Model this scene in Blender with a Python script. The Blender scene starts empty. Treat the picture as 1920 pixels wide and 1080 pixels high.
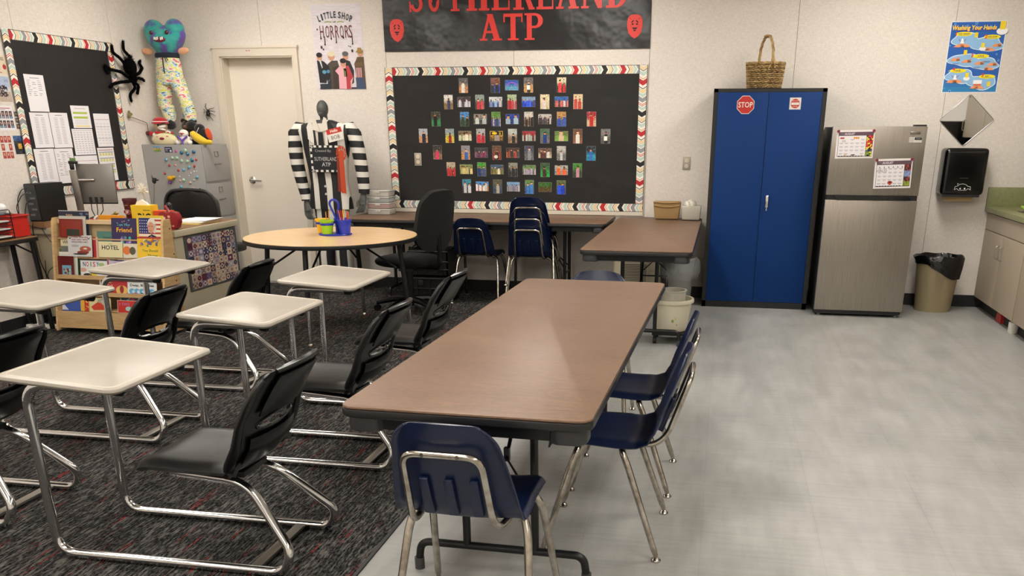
import bpy, bmesh, math, random
from mathutils import Vector, Matrix, noise
PI = math.pi
S = bpy.context.scene
COL = S.collection
random.seed(7)

# ------------------------------------------------------------ camera
H = 1.5142
YAW, PITCH, ROLL = -0.17947, 0.361405, 0.0016242
FPX, CX, CY = 1634.49, 1046.28, 859.02
cyw, syw, cp, sp = math.cos(YAW), math.sin(YAW), math.cos(PITCH), math.sin(PITCH)
fwd = Vector((syw*cp, cyw*cp, -sp)); rgt = Vector((cyw, -syw, 0)); up = rgt.cross(fwd)
r2 = rgt*math.cos(ROLL) + up*math.sin(ROLL); u2 = up*math.cos(ROLL) - rgt*math.sin(ROLL)
cam = bpy.data.objects.new('camera', bpy.data.cameras.new('camera')); COL.objects.link(cam)
m = Matrix((r2, u2, -fwd)).transposed().to_4x4(); m.translation = Vector((0, 0, H)); cam.matrix_world = m
cam.data.sensor_fit = 'HORIZONTAL'; cam.data.sensor_width = 36
cam.data.lens = FPX/1920*36
cam.data.shift_x = (960-CX)/1920; cam.data.shift_y = (CY-540)/1920
cam.data.clip_start = .05
S.camera = cam

# ------------------------------------------------------------ world, view
w = bpy.data.worlds.new('world'); S.world = w; w.use_nodes = True
w.node_tree.nodes['Background'].inputs[0].default_value = (.9, .88, .85, 1)
w.node_tree.nodes['Background'].inputs[1].default_value = .3
S.view_settings.view_transform = 'Standard'; S.view_settings.look = 'None'
S.view_settings.gamma = 1; S.view_settings.use_curve_mapping = False
S.view_settings.exposure = 0.38

# ------------------------------------------------------------ room light: recessed ceiling panels
LAMP_STRENGTH = 17.5
LAMPS = [(x, y) for x in (-4.1, -1.4, 1.3) for y in (-1.2, 1.4, 4.1, 7.0)]
CEIL = 2.95

# ------------------------------------------------------------ colours and materials
def lin(c):
    if isinstance(c, str):
        c = [int(c[i:i+2], 16)/255 for i in (0, 2, 4)]
    return tuple(x/12.92 if x <= .04045 else ((x+.055)/1.055)**2.4 for x in c[:3]) + (1,)
MATS = {}
def M(name, color='808080', rough=.5, metal=0, **k):
    if name in MATS: return MATS[name]
    mt = bpy.data.materials.new(name); mt.use_nodes = True; MATS[name] = mt
    nt = mt.node_tree; b = nt.nodes['Principled BSDF']
    c = lin(color)
    b.inputs['Base Color'].default_value = c
    b.inputs['Roughness'].default_value = rough
    b.inputs['Metallic'].default_value = metal
    if 'spec' in k: b.inputs['Specular IOR Level'].default_value = k['spec']
    if 'coat' in k: b.inputs['Coat Weight'].default_value = k['coat']; b.inputs['Coat Roughness'].default_value = .1
    if 'sheen' in k: b.inputs['Sheen Weight'].default_value = k['sheen']
    if 'trans' in k: b.inputs['Transmission Weight'].default_value = k['trans']
    if 'alpha' in k: b.inputs['Alpha'].default_value = k['alpha']
    if 'emit' in k:
        b.inputs['Emission Color'].default_value = c; b.inputs['Emission Strength'].default_value = k['emit']
    tc = nt.nodes.new('ShaderNodeTexCoord'); mp = nt.nodes.new('ShaderNodeMapping')
    nt.links.new(tc.outputs['Object'], mp.inputs[0])
    mp.inputs['Scale'].default_value = k.get('scale', (1, 1, 1))
    if k.get('var'):     # colour variation from noise
        n = nt.nodes.new('ShaderNodeTexNoise'); n.inputs['Scale'].default_value = k.get('ns', 8); n.inputs['Detail'].default_value = k.get('det', 4)
        nt.links.new(mp.outputs[0], n.inputs[0])
        r = nt.nodes.new('ShaderNodeValToRGB'); lo, hi = k.get('range', (.35, .65))
        r.color_ramp.elements[0].position = lo; r.color_ramp.elements[1].position = hi
        r.color_ramp.elements[0].color = lin(k['var']); r.color_ramp.elements[1].color = c
        nt.links.new(n.outputs[0], r.inputs[0]); nt.links.new(r.outputs[0], b.inputs['Base Color'])
    if k.get('bump'):
        n = nt.nodes.new('ShaderNodeTexNoise'); n.inputs['Scale'].default_value = k.get('bs', 60); n.inputs['Detail'].default_value = 3
        nt.links.new(mp.outputs[0], n.inputs[0])
        bp = nt.nodes.new('ShaderNodeBump'); bp.inputs['Strength'].default_value = k['bump']; bp.inputs['Distance'].default_value = k.get('bd', .002)
        nt.links.new(n.outputs[0], bp.inputs['Height']); nt.links.new(bp.outputs[0], b.inputs['Normal'])
    return mt
def vcol(name, rough=.55, spec=.4):
    if name in MATS: return MATS[name]
    mt = bpy.data.materials.new(name); mt.use_nodes = True; MATS[name] = mt
    nt = mt.node_tree; b = nt.nodes['Principled BSDF']; b.inputs['Roughness'].default_value = rough
    b.inputs['Specular IOR Level'].default_value = spec
    a = nt.nodes.new('ShaderNodeVertexColor'); a.layer_name = 'Col'
    nt.links.new(a.outputs[0], b.inputs['Base Color'])
    return mt

# ------------------------------------------------------------ mesh builder
def rotm(rot):
    return Matrix.Rotation(rot[2], 3, 'Z') @ Matrix.Rotation(rot[1], 3, 'Y') @ Matrix.Rotation(rot[0], 3, 'X')
class MB:
    def __init__(s): s.bm = bmesh.new(); s.cl = s.bm.loops.layers.float_color.new('Col'); s.mi = 0; s.col = (1, 1, 1, 1)
    def face(s, vs, smooth=False):
        try: f = s.bm.faces.new(vs)
        except ValueError: return None
        f.material_index = s.mi; f.smooth = smooth
        for l in f.loops: l[s.cl] = s.col
        return f
    def c(s, col): s.col = lin(col); return s
    def box(s, c, d, rot=None, bev=0, seg=2, taper=None):
        """box centred on c with sizes d"""
        t = bmesh.new(); bmesh.ops.create_cube(t, size=1)
        for v in t.verts:
            if taper and v.co.z > 0: v.co.x *= taper[0]; v.co.y *= taper[1]
            v.co = Vector((v.co.x*d[0], v.co.y*d[1], v.co.z*d[2]))
        if bev: bmesh.ops.bevel(t, geom=t.edges[:], offset=min(bev, min(d)*.49), segments=seg, affect='EDGES', profile=.6)
        R = rotm(rot) if rot else None
        mp = {}
        for v in t.verts:
            p = (R @ v.co if R else v.co) + Vector(c); mp[v] = s.bm.verts.new(p)
        for f in t.faces: s.face([mp[v] for v in f.verts], bool(bev))
        t.free(); return s
    def box2(s, a, b, **k):
        return s.box([(p+q)/2 for p, q in zip(a, b)], [abs(q-p) for p, q in zip(a, b)], **k)
    def ring(s, c, ax, r, n, up=None, ry=None):
        ax = ax.normalized(); u = (up if up is not None else (Vector((0, 0, 1)) if abs(ax.z) < .9 else Vector((1, 0, 0))))
        a = ax.cross(u).normalized(); b = a.cross(ax).normalized(); ry = r if ry is None else ry
        return [s.bm.verts.new(c + a*math.cos(2*PI*i/n)*r + b*math.sin(2*PI*i/n)*ry) for i in range(n)]
    def skin(s, rings, cap=True, smooth=True, close=False):
        n = len(rings[0])
        prs = list(zip(rings, rings[1:]))
        if close: prs.append((rings[-1], rings[0]))
        for a, b in prs:
            for i in range(n): s.face([a[i], a[(i+1) % n], b[(i+1) % n], b[i]], smooth)
        if cap and not close: s.face(rings[0][::-1]); s.face(rings[-1])
    def cyl(s, p0, p1, r0, r1=None, n=16, cap=True):
        p0, p1 = Vector(p0), Vector(p1); r1 = r0 if r1 is None else r1; ax = p1-p0
        s.skin([s.ring(p0, ax, r0, n), s.ring(p1, ax, r1, n)], cap); return s
    def tube(s, pts, r, fil=0, n=10, closed=False, ry=None, seg=6, cap=True):
        """swept tube through pts; corners rounded with radius fil; r number or list"""
        P = [Vector(p) for p in pts]; Rr = r if isinstance(r, (list, tuple)) else [r]*len(P)
        Q = []; K = []
        N = len(P)
        for i in range(N):
            if fil and (closed or 0 < i < N-1):
                a, b, c = P[i-1], P[i], P[(i+1) % N]
                d1 = (a-b); d2 = (c-b); l = min(fil, d1.length*.49, d2.length*.49)
                q0 = b + d1.normalized()*l; q2 = b + d2.normalized()*l
                for j in range(seg+1):
                    t = j/seg; Q.append(q0*(1-t)**2 + b*2*t*(1-t) + q2*t*t); K.append(Rr[i])
            else: Q.append(P[i]); K.append(Rr[i])
        M_ = len(Q); rings = []; up = None
        for i in range(M_):
            if closed: t = Q[(i+1) % M_] - Q[i-1]
            else: t = Q[min(i+1, M_-1)] - Q[max(i-1, 0)]
            t.normalize()
            if up is None: up = Vector((0, 0, 1)) if abs(t.z) < .9 else Vector((0, 1, 0))
            a = t.cross(up)
            if a.length < 1e-4: a = t.orthogonal()
            a.normalize(); b = a.cross(t).normalized(); up = b
            k = K[i]; ky = k if ry is None else ry
            rings.append([s.bm.verts.new(Q[i] + a*math.cos(2*PI*j/n)*k + b*math.sin(2*PI*j/n)*ky) for j in range(n)])
        s.skin(rings, cap, True, closed); return s
    def lathe(s, prof, c=(0, 0, 0), n=24, sx=1, sy=1):
        c = Vector(c); rings = []
        for r, z in prof:
            rings.append([s.bm.verts.new(c + Vector((math.cos(2*PI*i/n)*max(r, 1e-4)*sx, math.sin(2*PI*i/n)*max(r, 1e-4)*sy, z))) for i in range(n)])
        s.skin(rings, True); return s
    def ball(s, c, r, rot=None, n=14, k=10):
        """ellipsoid; r number or 3-tuple"""
        r = (r, r, r) if not isinstance(r, (tuple, list)) else r
        R = rotm(rot) if rot else Matrix.Identity(3); c = Vector(c); rings = []
        for j in range(1, k):
            a = PI*j/k
            rings.append([s.bm.verts.new(c + R @ Vector((math.cos(2*PI*i/n)*math.sin(a)*r[0], math.sin(2*PI*i/n)*math.sin(a)*r[1], -math.cos(a)*r[2]))) for i in range(n)])
        s.skin(rings, False)
        b = s.bm.verts.new(c + R @ Vector((0, 0, -r[2]))); t = s.bm.verts.new(c + R @ Vector((0, 0, r[2])))
        for i in range(n):
            s.face([rings[0][(i+1) % n], rings[0][i], b], True); s.face([rings[-1][i], rings[-1][(i+1) % n], t], True)
        return s
    def prism(s, pts, o, ux, uy, depth, bev=0):
        """2D polygon pts in the frame (o, ux, uy), pushed out by depth along ux x uy"""
        o, ux, uy = Vector(o), Vector(ux), Vector(uy); nn = ux.cross(uy).normalized()*depth
        a = [s.bm.verts.new(o + ux*p[0] + uy*p[1]) for p in pts]
        b = [s.bm.verts.new(o + ux*p[0] + uy*p[1] + nn) for p in pts]
        n = len(pts)
        s.face(a[::-1]); s.face(b)
        for i in range(n): s.face([a[i], a[(i+1) % n], b[(i+1) % n], b[i]])
        return s
    def rbox(s, c, d, r, bev=.003, seg=6):
        """upright slab d=(x,y,z) with plan corners of radius r and a softened top edge"""
        x, y, z = d[0]/2, d[1]/2, d[2]/2; out = []
        def loop(ins, zz):
            L = []
            rr = max(r-ins, .0005)
            for (qx, qy, a0) in ((x-r, y-r, 0), (-x+r, y-r, PI/2), (-x+r, -y+r, PI), (x-r, -y+r, 1.5*PI)):
                for j in range(seg+1):
                    a = a0 + PI/2*j/seg; L.append(s.bm.verts.new(Vector(c)+Vector((qx+math.cos(a)*rr, qy+math.sin(a)*rr, zz))))
            return L
        out = [loop(bev, -z), loop(0, -z+bev), loop(0, z-bev), loop(bev*.3, z-bev*.3), loop(bev, z)]
        s.skin(out, True); return s
    def sheet(s, fn, nu, nv, th, keep=None, flip=False):
        """surface fn(u,v) u,v in 0..1 thickened by th along its normal"""
        P = [[Vector(fn(i/nu, j/nv)) for i in range(nu+1)] for j in range(nv+1)]
        Nn = [[None]*(nu+1) for _ in range(nv+1)]
        for j in range(nv+1):
            for i in range(nu+1):
                du = P[j][min(i+1, nu)] - P[j][max(i-1, 0)]; dv = P[min(j+1, nv)][i] - P[max(j-1, 0)][i]
                q = du.cross(dv)
                Nn[j][i] = q.normalized() if q.length > 1e-9 else Vector((0, 0, 1))
        K = {(i, j) for i in range(nu) for j in range(nv) if keep is None or keep((i+.5)/nu, (j+.5)/nv)}
        A, B = {}, {}
        def va(i, j):
            if (i, j) not in A: A[i, j] = s.bm.verts.new(P[j][i])
            return A[i, j]
        def vb(i, j):
            if (i, j) not in B: B[i, j] = s.bm.verts.new(P[j][i] - Nn[j][i]*th)
            return B[i, j]
        for (i, j) in K:
            s.face([va(i, j), va(i+1, j), va(i+1, j+1), va(i, j+1)], True)
            s.face([vb(i, j+1), vb(i+1, j+1), vb(i+1, j), vb(i, j)], True)
            for (di, dj, p, q) in ((0, -1, (i, j), (i+1, j)), (1, 0, (i+1, j), (i+1, j+1)), (0, 1, (i+1, j+1), (i, j+1)), (-1, 0, (i, j+1), (i, j))):
                if (i+di, j+dj) not in K: s.face([va(*q), va(*p), vb(*p), vb(*q)], True)
        return s
    def build(s, name, mat, parent=None, loc=None, rot=None, merge=False, sharp=40):
        if merge: bmesh.ops.remove_doubles(s.bm, verts=s.bm.verts[:], dist=1e-5)
        bmesh.ops.recalc_face_normals(s.bm, faces=s.bm.faces[:])
        me = bpy.data.meshes.new(name); s.bm.to_mesh(me); s.bm.free()
        for mt in (mat if isinstance(mat, (list, tuple)) else [mat]): me.materials.append(mt)
        try: me.set_sharp_from_angle(angle=math.radians(sharp))
        except Exception: pass
        o = bpy.data.objects.new(name, me); COL.objects.link(o)
        if parent: o.parent = parent
        if loc: o.location = loc
        if rot: o.rotation_euler = rot
        return o
def tag(o, label=None, cat=None, group=None, kind=None):
    for k, v in (('label', label), ('category', cat), ('group', group), ('kind', kind)):
        if v: o[k] = v
    return o
def thing(name, label, cat, loc=(0, 0, 0), rz=0, group=None):
    o = bpy.data.objects.new(name, None); COL.objects.link(o); o.location = loc; o.rotation_euler = (0, 0, rz)
    o.empty_display_size = .1
    return tag(o, label, cat, group)
def part_label(o, l): o['label'] = l; return o
def struct(o): o['kind'] = 'structure'; return o
def kids(o): return [c for c in bpy.data.objects if c.parent == o]
def dup(o, loc=None, rz=None, label=None, group=None, parent=None):
    c = o.copy(); COL.objects.link(c)
    if parent: c.parent = parent
    if loc is not None: c.location = loc
    if rz is not None: c.rotation_euler = (0, 0, rz)
    if label: c['label'] = label
    if group: c['group'] = group
    for ch in kids(o): dup(ch, parent=c)
    return c

# ------------------------------------------------------------ lettering
_G = {}
def glyphs(txt, bold=0.0, shear=0.0):
    k = (txt, bold, shear)
    if k in _G: return _G[k]
    cu = bpy.data.curves.new('t', 'FONT'); cu.body = txt; cu.offset = bold; cu.shear = shear; cu.resolution_u = 2
    o = bpy.data.objects.new('t', cu); COL.objects.link(o)
    dg = bpy.context.evaluated_depsgraph_get(); me = o.evaluated_get(dg).to_mesh()
    vs = [(v.co.x, v.co.y) for v in me.vertices]; fs = [tuple(p.vertices) for p in me.polygons]
    o.evaluated_get(dg).to_mesh_clear()
    bpy.data.objects.remove(o); bpy.data.curves.remove(cu)
    x0 = min(v[0] for v in vs); x1 = max(v[0] for v in vs)
    _G[k] = ([(v[0]-x0, v[1]) for v in vs], fs, x1-x0)
    return _G[k]
class Art:
    """flat printed matter: coloured shapes in x (right), y (up) metres, stacked in thin layers"""
    def __init__(s, o, ux, uy, w=None, h=None, base=None, th=.0012):
        s.mb = MB(); s.o = Vector(o); s.ux = Vector(ux); s.uy = Vector(uy); s.n = s.ux.cross(s.uy).normalized(); s.z = 0.0
        s.w, s.h = w, h
        if base:
            s.mb.c(base); s.mb.prism([(0, 0), (w, 0), (w, h), (0, h)], s.o - s.n*th, s.ux, s.uy, th)
    def P(s, x, y): return s.mb.bm.verts.new(s.o + s.ux*x + s.uy*y + s.n*s.z)
    def up(s, d=.0003): s.z += d; return s
    def poly(s, pts, col):
        s.mb.c(col); s.mb.face([s.P(*p) for p in pts]); return s
    def rect(s, x0, y0, x1, y1, col): return s.poly([(x0, y0), (x1, y0), (x1, y1), (x0, y1)], col)
    def ell(s, x, y, rx, ry, col, n=16, a0=0, a1=2*PI):
        full = abs(a1-a0) > 6.2
        return s.poly([(x+math.cos(a0+(a1-a0)*i/(n if full else n-1))*rx, y+math.sin(a0+(a1-a0)*i/(n if full else n-1))*ry) for i in range(n)], col)
    def line(s, pts, wd, col):
        for a, b in zip(pts, pts[1:]):
            dx, dy = b[0]-a[0], b[1]-a[1]; l = math.hypot(dx, dy) or 1; px, py = -dy/l*wd/2, dx/l*wd/2
            s.poly([(a[0]+px, a[1]+py), (a[0]-px, a[1]-py), (b[0]-px, b[1]-py), (b[0]+px, b[1]+py)], col)
        return s
    def text(s, txt, x, y, h, col, w=None, bold=0.0, al='l', rot=0, shear=0.0):
        vs, fs, W = glyphs(txt, bold, shear); k = h/.7; kx = (w/W) if w else k; W *= kx
        ox = x - (W/2 if al == 'c' else W if al == 'r' else 0); ca, sa = math.cos(rot), math.sin(rot)
        s.mb.c(col); V = []
        for vx, vy in vs:
            X, Y = ox + vx*kx - x, vy*k
            V.append(s.P(x + X*ca - Y*sa, y + X*sa + Y*ca))
        for f in fs: s.mb.face([V[i] for i in f])
        return s
    def grid(s, x0, y0, x1, y1, nx, ny, fn):
        """little coloured cells: fn(i, j, u, v) -> colour"""
        V = [[s.P(x0+(x1-x0)*i/nx, y0+(y1-y0)*j/ny) for i in range(nx+1)] for j in range(ny+1)]
        for j in range(ny):
            for i in range(nx):
                c = fn(i, j, (i+.5)/nx, (j+.5)/ny)
                if c is None: continue
                s.mb.c(c); s.mb.face([V[j][i], V[j][i+1], V[j+1][i+1], V[j+1][i]])
        return s
    def build(s, name, parent=None, mat=None): return s.mb.build(name, mat or vcol('print'), parent)
def h2c(c): return tuple(int(c[i:i+2], 16)/255 for i in (0, 2, 4))
def mix(a, b, t):
    a = h2c(a) if isinstance(a, str) else a; b = h2c(b) if isinstance(b, str) else b
    return tuple(p*(1-t)+q*t for p, q in zip(a, b))
def jit(c, k): c = h2c(c) if isinstance(c, str) else c; d = random.uniform(-k, k); return tuple(min(1, max(0, x+d+random.uniform(-k, k)*.3)) for x in c)
XP, ZP, YP = Vector((1, 0, 0)), Vector((0, 0, 1)), Vector((0, 1, 0))
# ============================================================ ROOM
BY, LX, RX, FY = 8.473, -5.45, 2.91, -2.6
def node_mat(name): 
    mt = bpy.data.materials.new(name); mt.use_nodes = True; MATS[name] = mt
    return mt, mt.node_tree, mt.node_tree.nodes['Principled BSDF']
def N(nt, t, **k):
    n = nt.nodes.new(t)
    for a, v in k.items():
        if a in n.inputs.keys() if hasattr(n.inputs, 'keys') else False: n.inputs[a].default_value = v
        else: setattr(n, a, v)
    return n
def ramp(nt, src, stops):
    r = nt.nodes.new('ShaderNodeValToRGB'); el = r.color_ramp.elements
    while len(el) < len(stops): el.new(.5)
    for e, (p, c) in zip(el, stops): e.position = p; e.color = lin(c)
    nt.links.new(src, r.inputs[0]); return r
def mixc(nt, fac, a, b, mode='MIX'):
    m_ = nt.nodes.new('ShaderNodeMix'); m_.data_type = 'RGBA'; m_.blend_type = mode
    for sock, v in ((m_.inputs[0], fac), (m_.inputs[6], a), (m_.inputs[7], b)):
        if hasattr(v, 'default_value'): nt.links.new(v, sock)
        else: sock.default_value = v
    return m_.outputs[2]
def noise_n(nt, vec, scale, sc=(1, 1, 1), det=4, rot=(0, 0, 0)):
    mp = nt.nodes.new('ShaderNodeMapping'); mp.inputs['Scale'].default_value = sc; mp.inputs['Rotation'].default_value = rot
    nt.links.new(vec, mp.inputs[0])
    n = nt.nodes.new('ShaderNodeTexNoise'); n.inputs['Scale'].default_value = scale; n.inputs['Detail'].default_value = det
    nt.links.new(mp.outputs[0], n.inputs[0]); return n.outputs[0]
# vinyl wall covering
mt, nt, b = node_mat('wall_vinyl'); b.inputs['Roughness'].default_value = .75
tc = nt.nodes.new('ShaderNodeTexCoord').outputs['Object']
n1 = noise_n(nt, tc, 150, (1, 1, .2), 3); n2 = noise_n(nt, tc, 150, (.2, .2, 1), 3)
r1 = ramp(nt, n1, [(.3, 'cdc6bd'), (.7, 'e6dfd7')]); r2_ = ramp(nt, n2, [(.3, 'cdc6bd'), (.7, 'e7e0d8')])
nt.links.new(mixc(nt, .5, r1.outputs[0], r2_.outputs[0]), b.inputs['Base Color'])
bp = nt.nodes.new('ShaderNodeBump'); bp.inputs['Strength'].default_value = .12; bp.inputs['Distance'].default_value = .002
nt.links.new(n1, bp.inputs['Height']); nt.links.new(bp.outputs[0], b.inputs['Normal'])
# grey vinyl planks
mt, nt, b = node_mat('vinyl_floor'); b.inputs['Specular IOR Level'].default_value = .4
tc = nt.nodes.new('ShaderNodeTexCoord').outputs['Object']
br = nt.nodes.new('ShaderNodeTexBrick'); br.inputs['Scale'].default_value = 1
mpb = nt.nodes.new('ShaderNodeMapping'); mpb.inputs['Rotation'].default_value = (0, 0, PI/2); nt.links.new(tc, mpb.inputs[0]); nt.links.new(mpb.outputs[0], br.inputs[0])
br.inputs['Color1'].default_value = lin('9a9a96'); br.inputs['Color2'].default_value = lin('8f8f8b'); br.inputs['Mortar'].default_value = lin('7e7e7a')
br.inputs['Mortar Size'].default_value = .0018; br.inputs['Brick Width'].default_value = .92; br.inputs['Row Height'].default_value = .46; br.offset = .5
a1 = noise_n(nt, tc, 3.2, (1.6, .8, 1), 5); a2 = noise_n(nt, tc, 5, (3, .5, 1), 5); a3 = noise_n(nt, tc, 14, (.25, 3, 1), 4)
c1 = mixc(nt, .5, br.outputs[0], ramp(nt, a1, [(.35, '83837f'), (.65, 'a4a4a0')]).outputs[0])
c2 = mixc(nt, .18, c1, ramp(nt, a2, [(.35, '7e7e7a'), (.65, 'bababa')]).outputs[0])
c3 = mixc(nt, .10, c2, ramp(nt, a3, [(.35, '7e7e7a'), (.65, 'bababa')]).outputs[0])
nt.links.new(c3, b.inputs['Base Color'])
rr = ramp(nt, a1, [(.3, (.62,)*3), (.7, (.7,)*3)]); nt.links.new(rr.outputs[0], b.inputs['Roughness'])
# carpet tile: charcoal loop pile with red dashes
mt, nt, b = node_mat('carpet'); b.inputs['Roughness'].default_value = 1; b.inputs['Specular IOR Level'].default_value = .1
tc = nt.nodes.new('ShaderNodeTexCoord').outputs['Object']
f1 = noise_n(nt, tc, 55, (2.2, .30, 1), 3); f2 = noise_n(nt, tc, 150, (1, .35, 1), 2)
base = mixc(nt, .45, ramp(nt, f1, [(.42, '0a0a0b'), (.52, '262627'), (.62, '6c6a66')]).outputs[0], ramp(nt, f2, [(.42, '070708'), (.64, '5c5a57')]).outputs[0])
rb = nt.nodes.new('ShaderNodeTexBrick'); mpr = nt.nodes.new('ShaderNodeMapping'); mpr.inputs['Rotation'].default_value = (0, 0, PI/2+.03)
nt.links.new(tc, mpr.inputs[0]); nt.links.new(mpr.outputs[0], rb.inputs[0])
f3 = noise_n(nt, tc, 9, (7, .22, 1), 2, (0, 0, .05)); f4 = noise_n(nt, tc, 3, (3, 1.0, 1), 1)
msk = nt.nodes.new('ShaderNodeMath'); msk.operation = 'MULTIPLY'
q1 = ramp(nt, f3, [(.62, (0, 0, 0)), (.65, (1, 1, 1))]); q2 = ramp(nt, f4, [(.51, (0, 0, 0)), (.54, (1, 1, 1))])
nt.links.new(q1.outputs[0], msk.inputs[0]); nt.links.new(q2.outputs[0], msk.inputs[1])
f5 = noise_n(nt, tc, 90, (1, .5, 1), 2); q3 = ramp(nt, f5, [(.40, (.1,)*3), (.5, (1, 1, 1))])
mk2 = nt.nodes.new('ShaderNodeMath'); mk2.operation = 'MULTIPLY'; nt.links.new(q3.outputs[0], mk2.inputs[1]); nt.links.new(msk.outputs[0], mk2.inputs[0])
red = ramp(nt, f2, [(.38, '2e0a0c'), (.62, '8e2a26')])
nt.nodes.remove(rb); nt.nodes.remove(mpr)
nt.links.new(mixc(nt, mk2.outputs[0], base, red.outputs[0]), b.inputs['Base Color'])
bp = nt.nodes.new('ShaderNodeBump'); bp.inputs['Strength'].default_value = .6; bp.inputs['Distance'].default_value = .004
nt.links.new(f2, bp.inputs['Height']); nt.links.new(bp.outputs[0], b.inputs['Normal'])
# brown laminate
mt, nt, b = node_mat('walnut_laminate'); b.inputs['Specular IOR Level'].default_value = .35
tc = nt.nodes.new('ShaderNodeTexCoord').outputs['Object']
f1 = noise_n(nt, tc, 22, (.4, 5, 1), 5); f2 = noise_n(nt, tc, 2.5, (1, 1.5, 1), 3); f3 = noise_n(nt, tc, 120, (.3, 3, 1), 2)
c = mixc(nt, .35, ramp(nt, f1, [(.3, '543e2e'), (.7, '846852')]).outputs[0], ramp(nt, f2, [(.3, '5a4332'), (.7, '806550')]).outputs[0])
c = mixc(nt, .3, c, ramp(nt, f3, [(.3, '48342a'), (.7, '8c705a')]).outputs[0])
nt.links.new(c, b.inputs['Base Color'])
rr = ramp(nt, f1, [(.3, (.66,)*3), (.7, (.74,)*3)]); nt.links.new(rr.outputs[0], b.inputs['Roughness'])

WALL = MATS['wall_vinyl']; SEAM = M('seam', '5c564c', .9); BLK = M('black_vinyl', '17171a', .5)
fl = MB(); fl.box2((-1.218, FY, -.05), (RX, BY, 0)); fl.build('floor', MATS['vinyl_floor'])
fc = MB(); fc.box2((LX, FY, -.05), (-1.218, BY, .006)); fc.build('floor', MATS['carpet'])
fe = MB(); fe.box2((-1.226, FY, -.01), (-1.212, BY-.001, .0075)); fe.build('trim_1', BLK)
ce = MB(); ce.box2((LX, FY, CEIL), (RX, BY, CEIL+.05)); ce.build('ceiling', M('ceiling_tile', 'e6e2da', .9, bump=.3, bs=200))
# walls as panels with a dark groove between them (the back wall leaves a hole for the closet door)
DX0, DX1, DZ = -4.84, -4.09, 2.155
def wall(name, axis, fixed, a0, a1, seams, out, hole=None):
    mb = MB(); cuts = [a0] + seams + [a1]
    def slab(p, q, z0, z1):
        if axis == 'x': mb.box2((p, fixed, z0), (q, fixed+out*.04, z1))
        else: mb.box2((fixed, p, z0), (fixed+out*.04, q, z1))
    for i, (p, q) in enumerate(zip(cuts, cuts[1:])):
        g0 = .0018 if i else 0; g1 = .0018 if i < len(cuts)-2 else 0
        p, q = p+g0, q-g1
        if hole and q > hole[0] and p < hole[1]:
            if p < hole[0]: slab(p, hole[0], 0, CEIL)
            if q > hole[1]: slab(hole[1], q, 0, CEIL)
            slab(max(p, hole[0]), min(q, hole[1]), hole[2], CEIL)
        else: slab(p, q, 0, CEIL)
    mb.mi = 1
    for c_ in seams:
        if hole and hole[0] < c_ < hole[1]: z0 = hole[2]
        else: z0 = 0
        if axis == 'x': mb.box2((c_-.003, fixed+out*.006, z0), (c_+.003, fixed+out*.03, CEIL))
        else: mb.box2((fixed+out*.006, c_-.003, z0), (fixed+out*.03, c_+.003, CEIL))
    return struct(mb.build(name, [WALL, SEAM]))
wall('wall_back', 'x', BY, LX, RX, [-4.401, -3.17, -1.95, -.72, .533, 1.80], 1, (DX0, DX1, DZ))
wall('wall_left', 'y', LX, FY, BY, [-.8, .44, 1.67, 2.89, 4.11, 5.33, 6.556, 7.723], -1)
wall('wall_right', 'y', RX, FY, BY, [0, 2.4, 4.8, 7.2], 1)
wall('wall_front', 'x', FY, LX, RX, [-3, -1, 1], -1)
for o in COL.objects:
    if o.name.startswith(('floor', 'ceiling', 'trim')): struct(o)
def base(name, a, b): struct(MB().box2(a, b).build(name, BLK))
base('baseboard_back', (DX1+.055, BY-.008, 0), (RX, BY, .105))
base('baseboard_left', (LX, FY, 0), (LX+.008, BY, .105))
# closet door with its frame
CREAM = M('door_paint', 'ebe2d4', .4, coat=.1); FRM = M('frame_paint', 'd8cebe', .45)
mb = MB()
mb.box2((DX0-.065, BY-.03, 0), (DX0, BY, DZ+.07)); mb.box2((DX1, BY-.03, 0), (DX1+.05, BY, DZ+.07)); mb.box2((DX0-.001, BY-.03, DZ), (DX1+.001, BY, DZ+.07))
mb.box2((DX0-.001, BY-.02, 0), (DX0+.012, BY+.152, DZ)); mb.box2((DX1-.012, BY-.02, 0), (DX1+.001, BY+.152, DZ)); mb.box2((DX0, BY-.02, DZ-.012), (DX1, BY+.152, DZ))
mb.box2((DX0-.08, BY-.036, DZ+.07), (DX1+.06, BY, DZ+.09))
mb.build('trim_2', FRM)['kind'] = 'structure'
d = MB().box2((DX0+.012, BY+.11, .007), (DX1-.012, BY+.15, DZ-.012)).build('door_1', CREAM); struct(d)
mb = MB(); hx0, hz = DX0+.125, 1.02
mb.lathe([(0, 0), (.036, 0), (.036, .006), (.028, .012), (.012, .014), (.012, .05), (0, .05)], n=20)
for v_ in mb.bm.verts: v_.co = Vector((v_.co.x, -v_.co.z, v_.co.y))
mb.tube([(0, -.047, 0), (.03, -.05, 0), (.12, -.047, -.004)], [.011, .010, .008], n=10)
mb.build('door_handle', M('chrome', 'd8d8d8', .14, 1), d, (hx0, BY+.11, hz))
st = Art((-4.56, BY-.0305, DZ+.035), XP, ZP, .05, .022, 'e8e4dc'); st.up().rect(.003, .006, .047, .019, 'a33a38').up().rect(.01, .01, .04, .015, 'e8e4dc'); st.build('frame_sticker', d)
struct(MB().box2((DX0-.05, BY+.155, -.05), (DX1+.05, BY+.17, DZ+.05)).build('door_light_stop', WALL))  # unseen panel added behind the door to stop light leaking in under it
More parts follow.
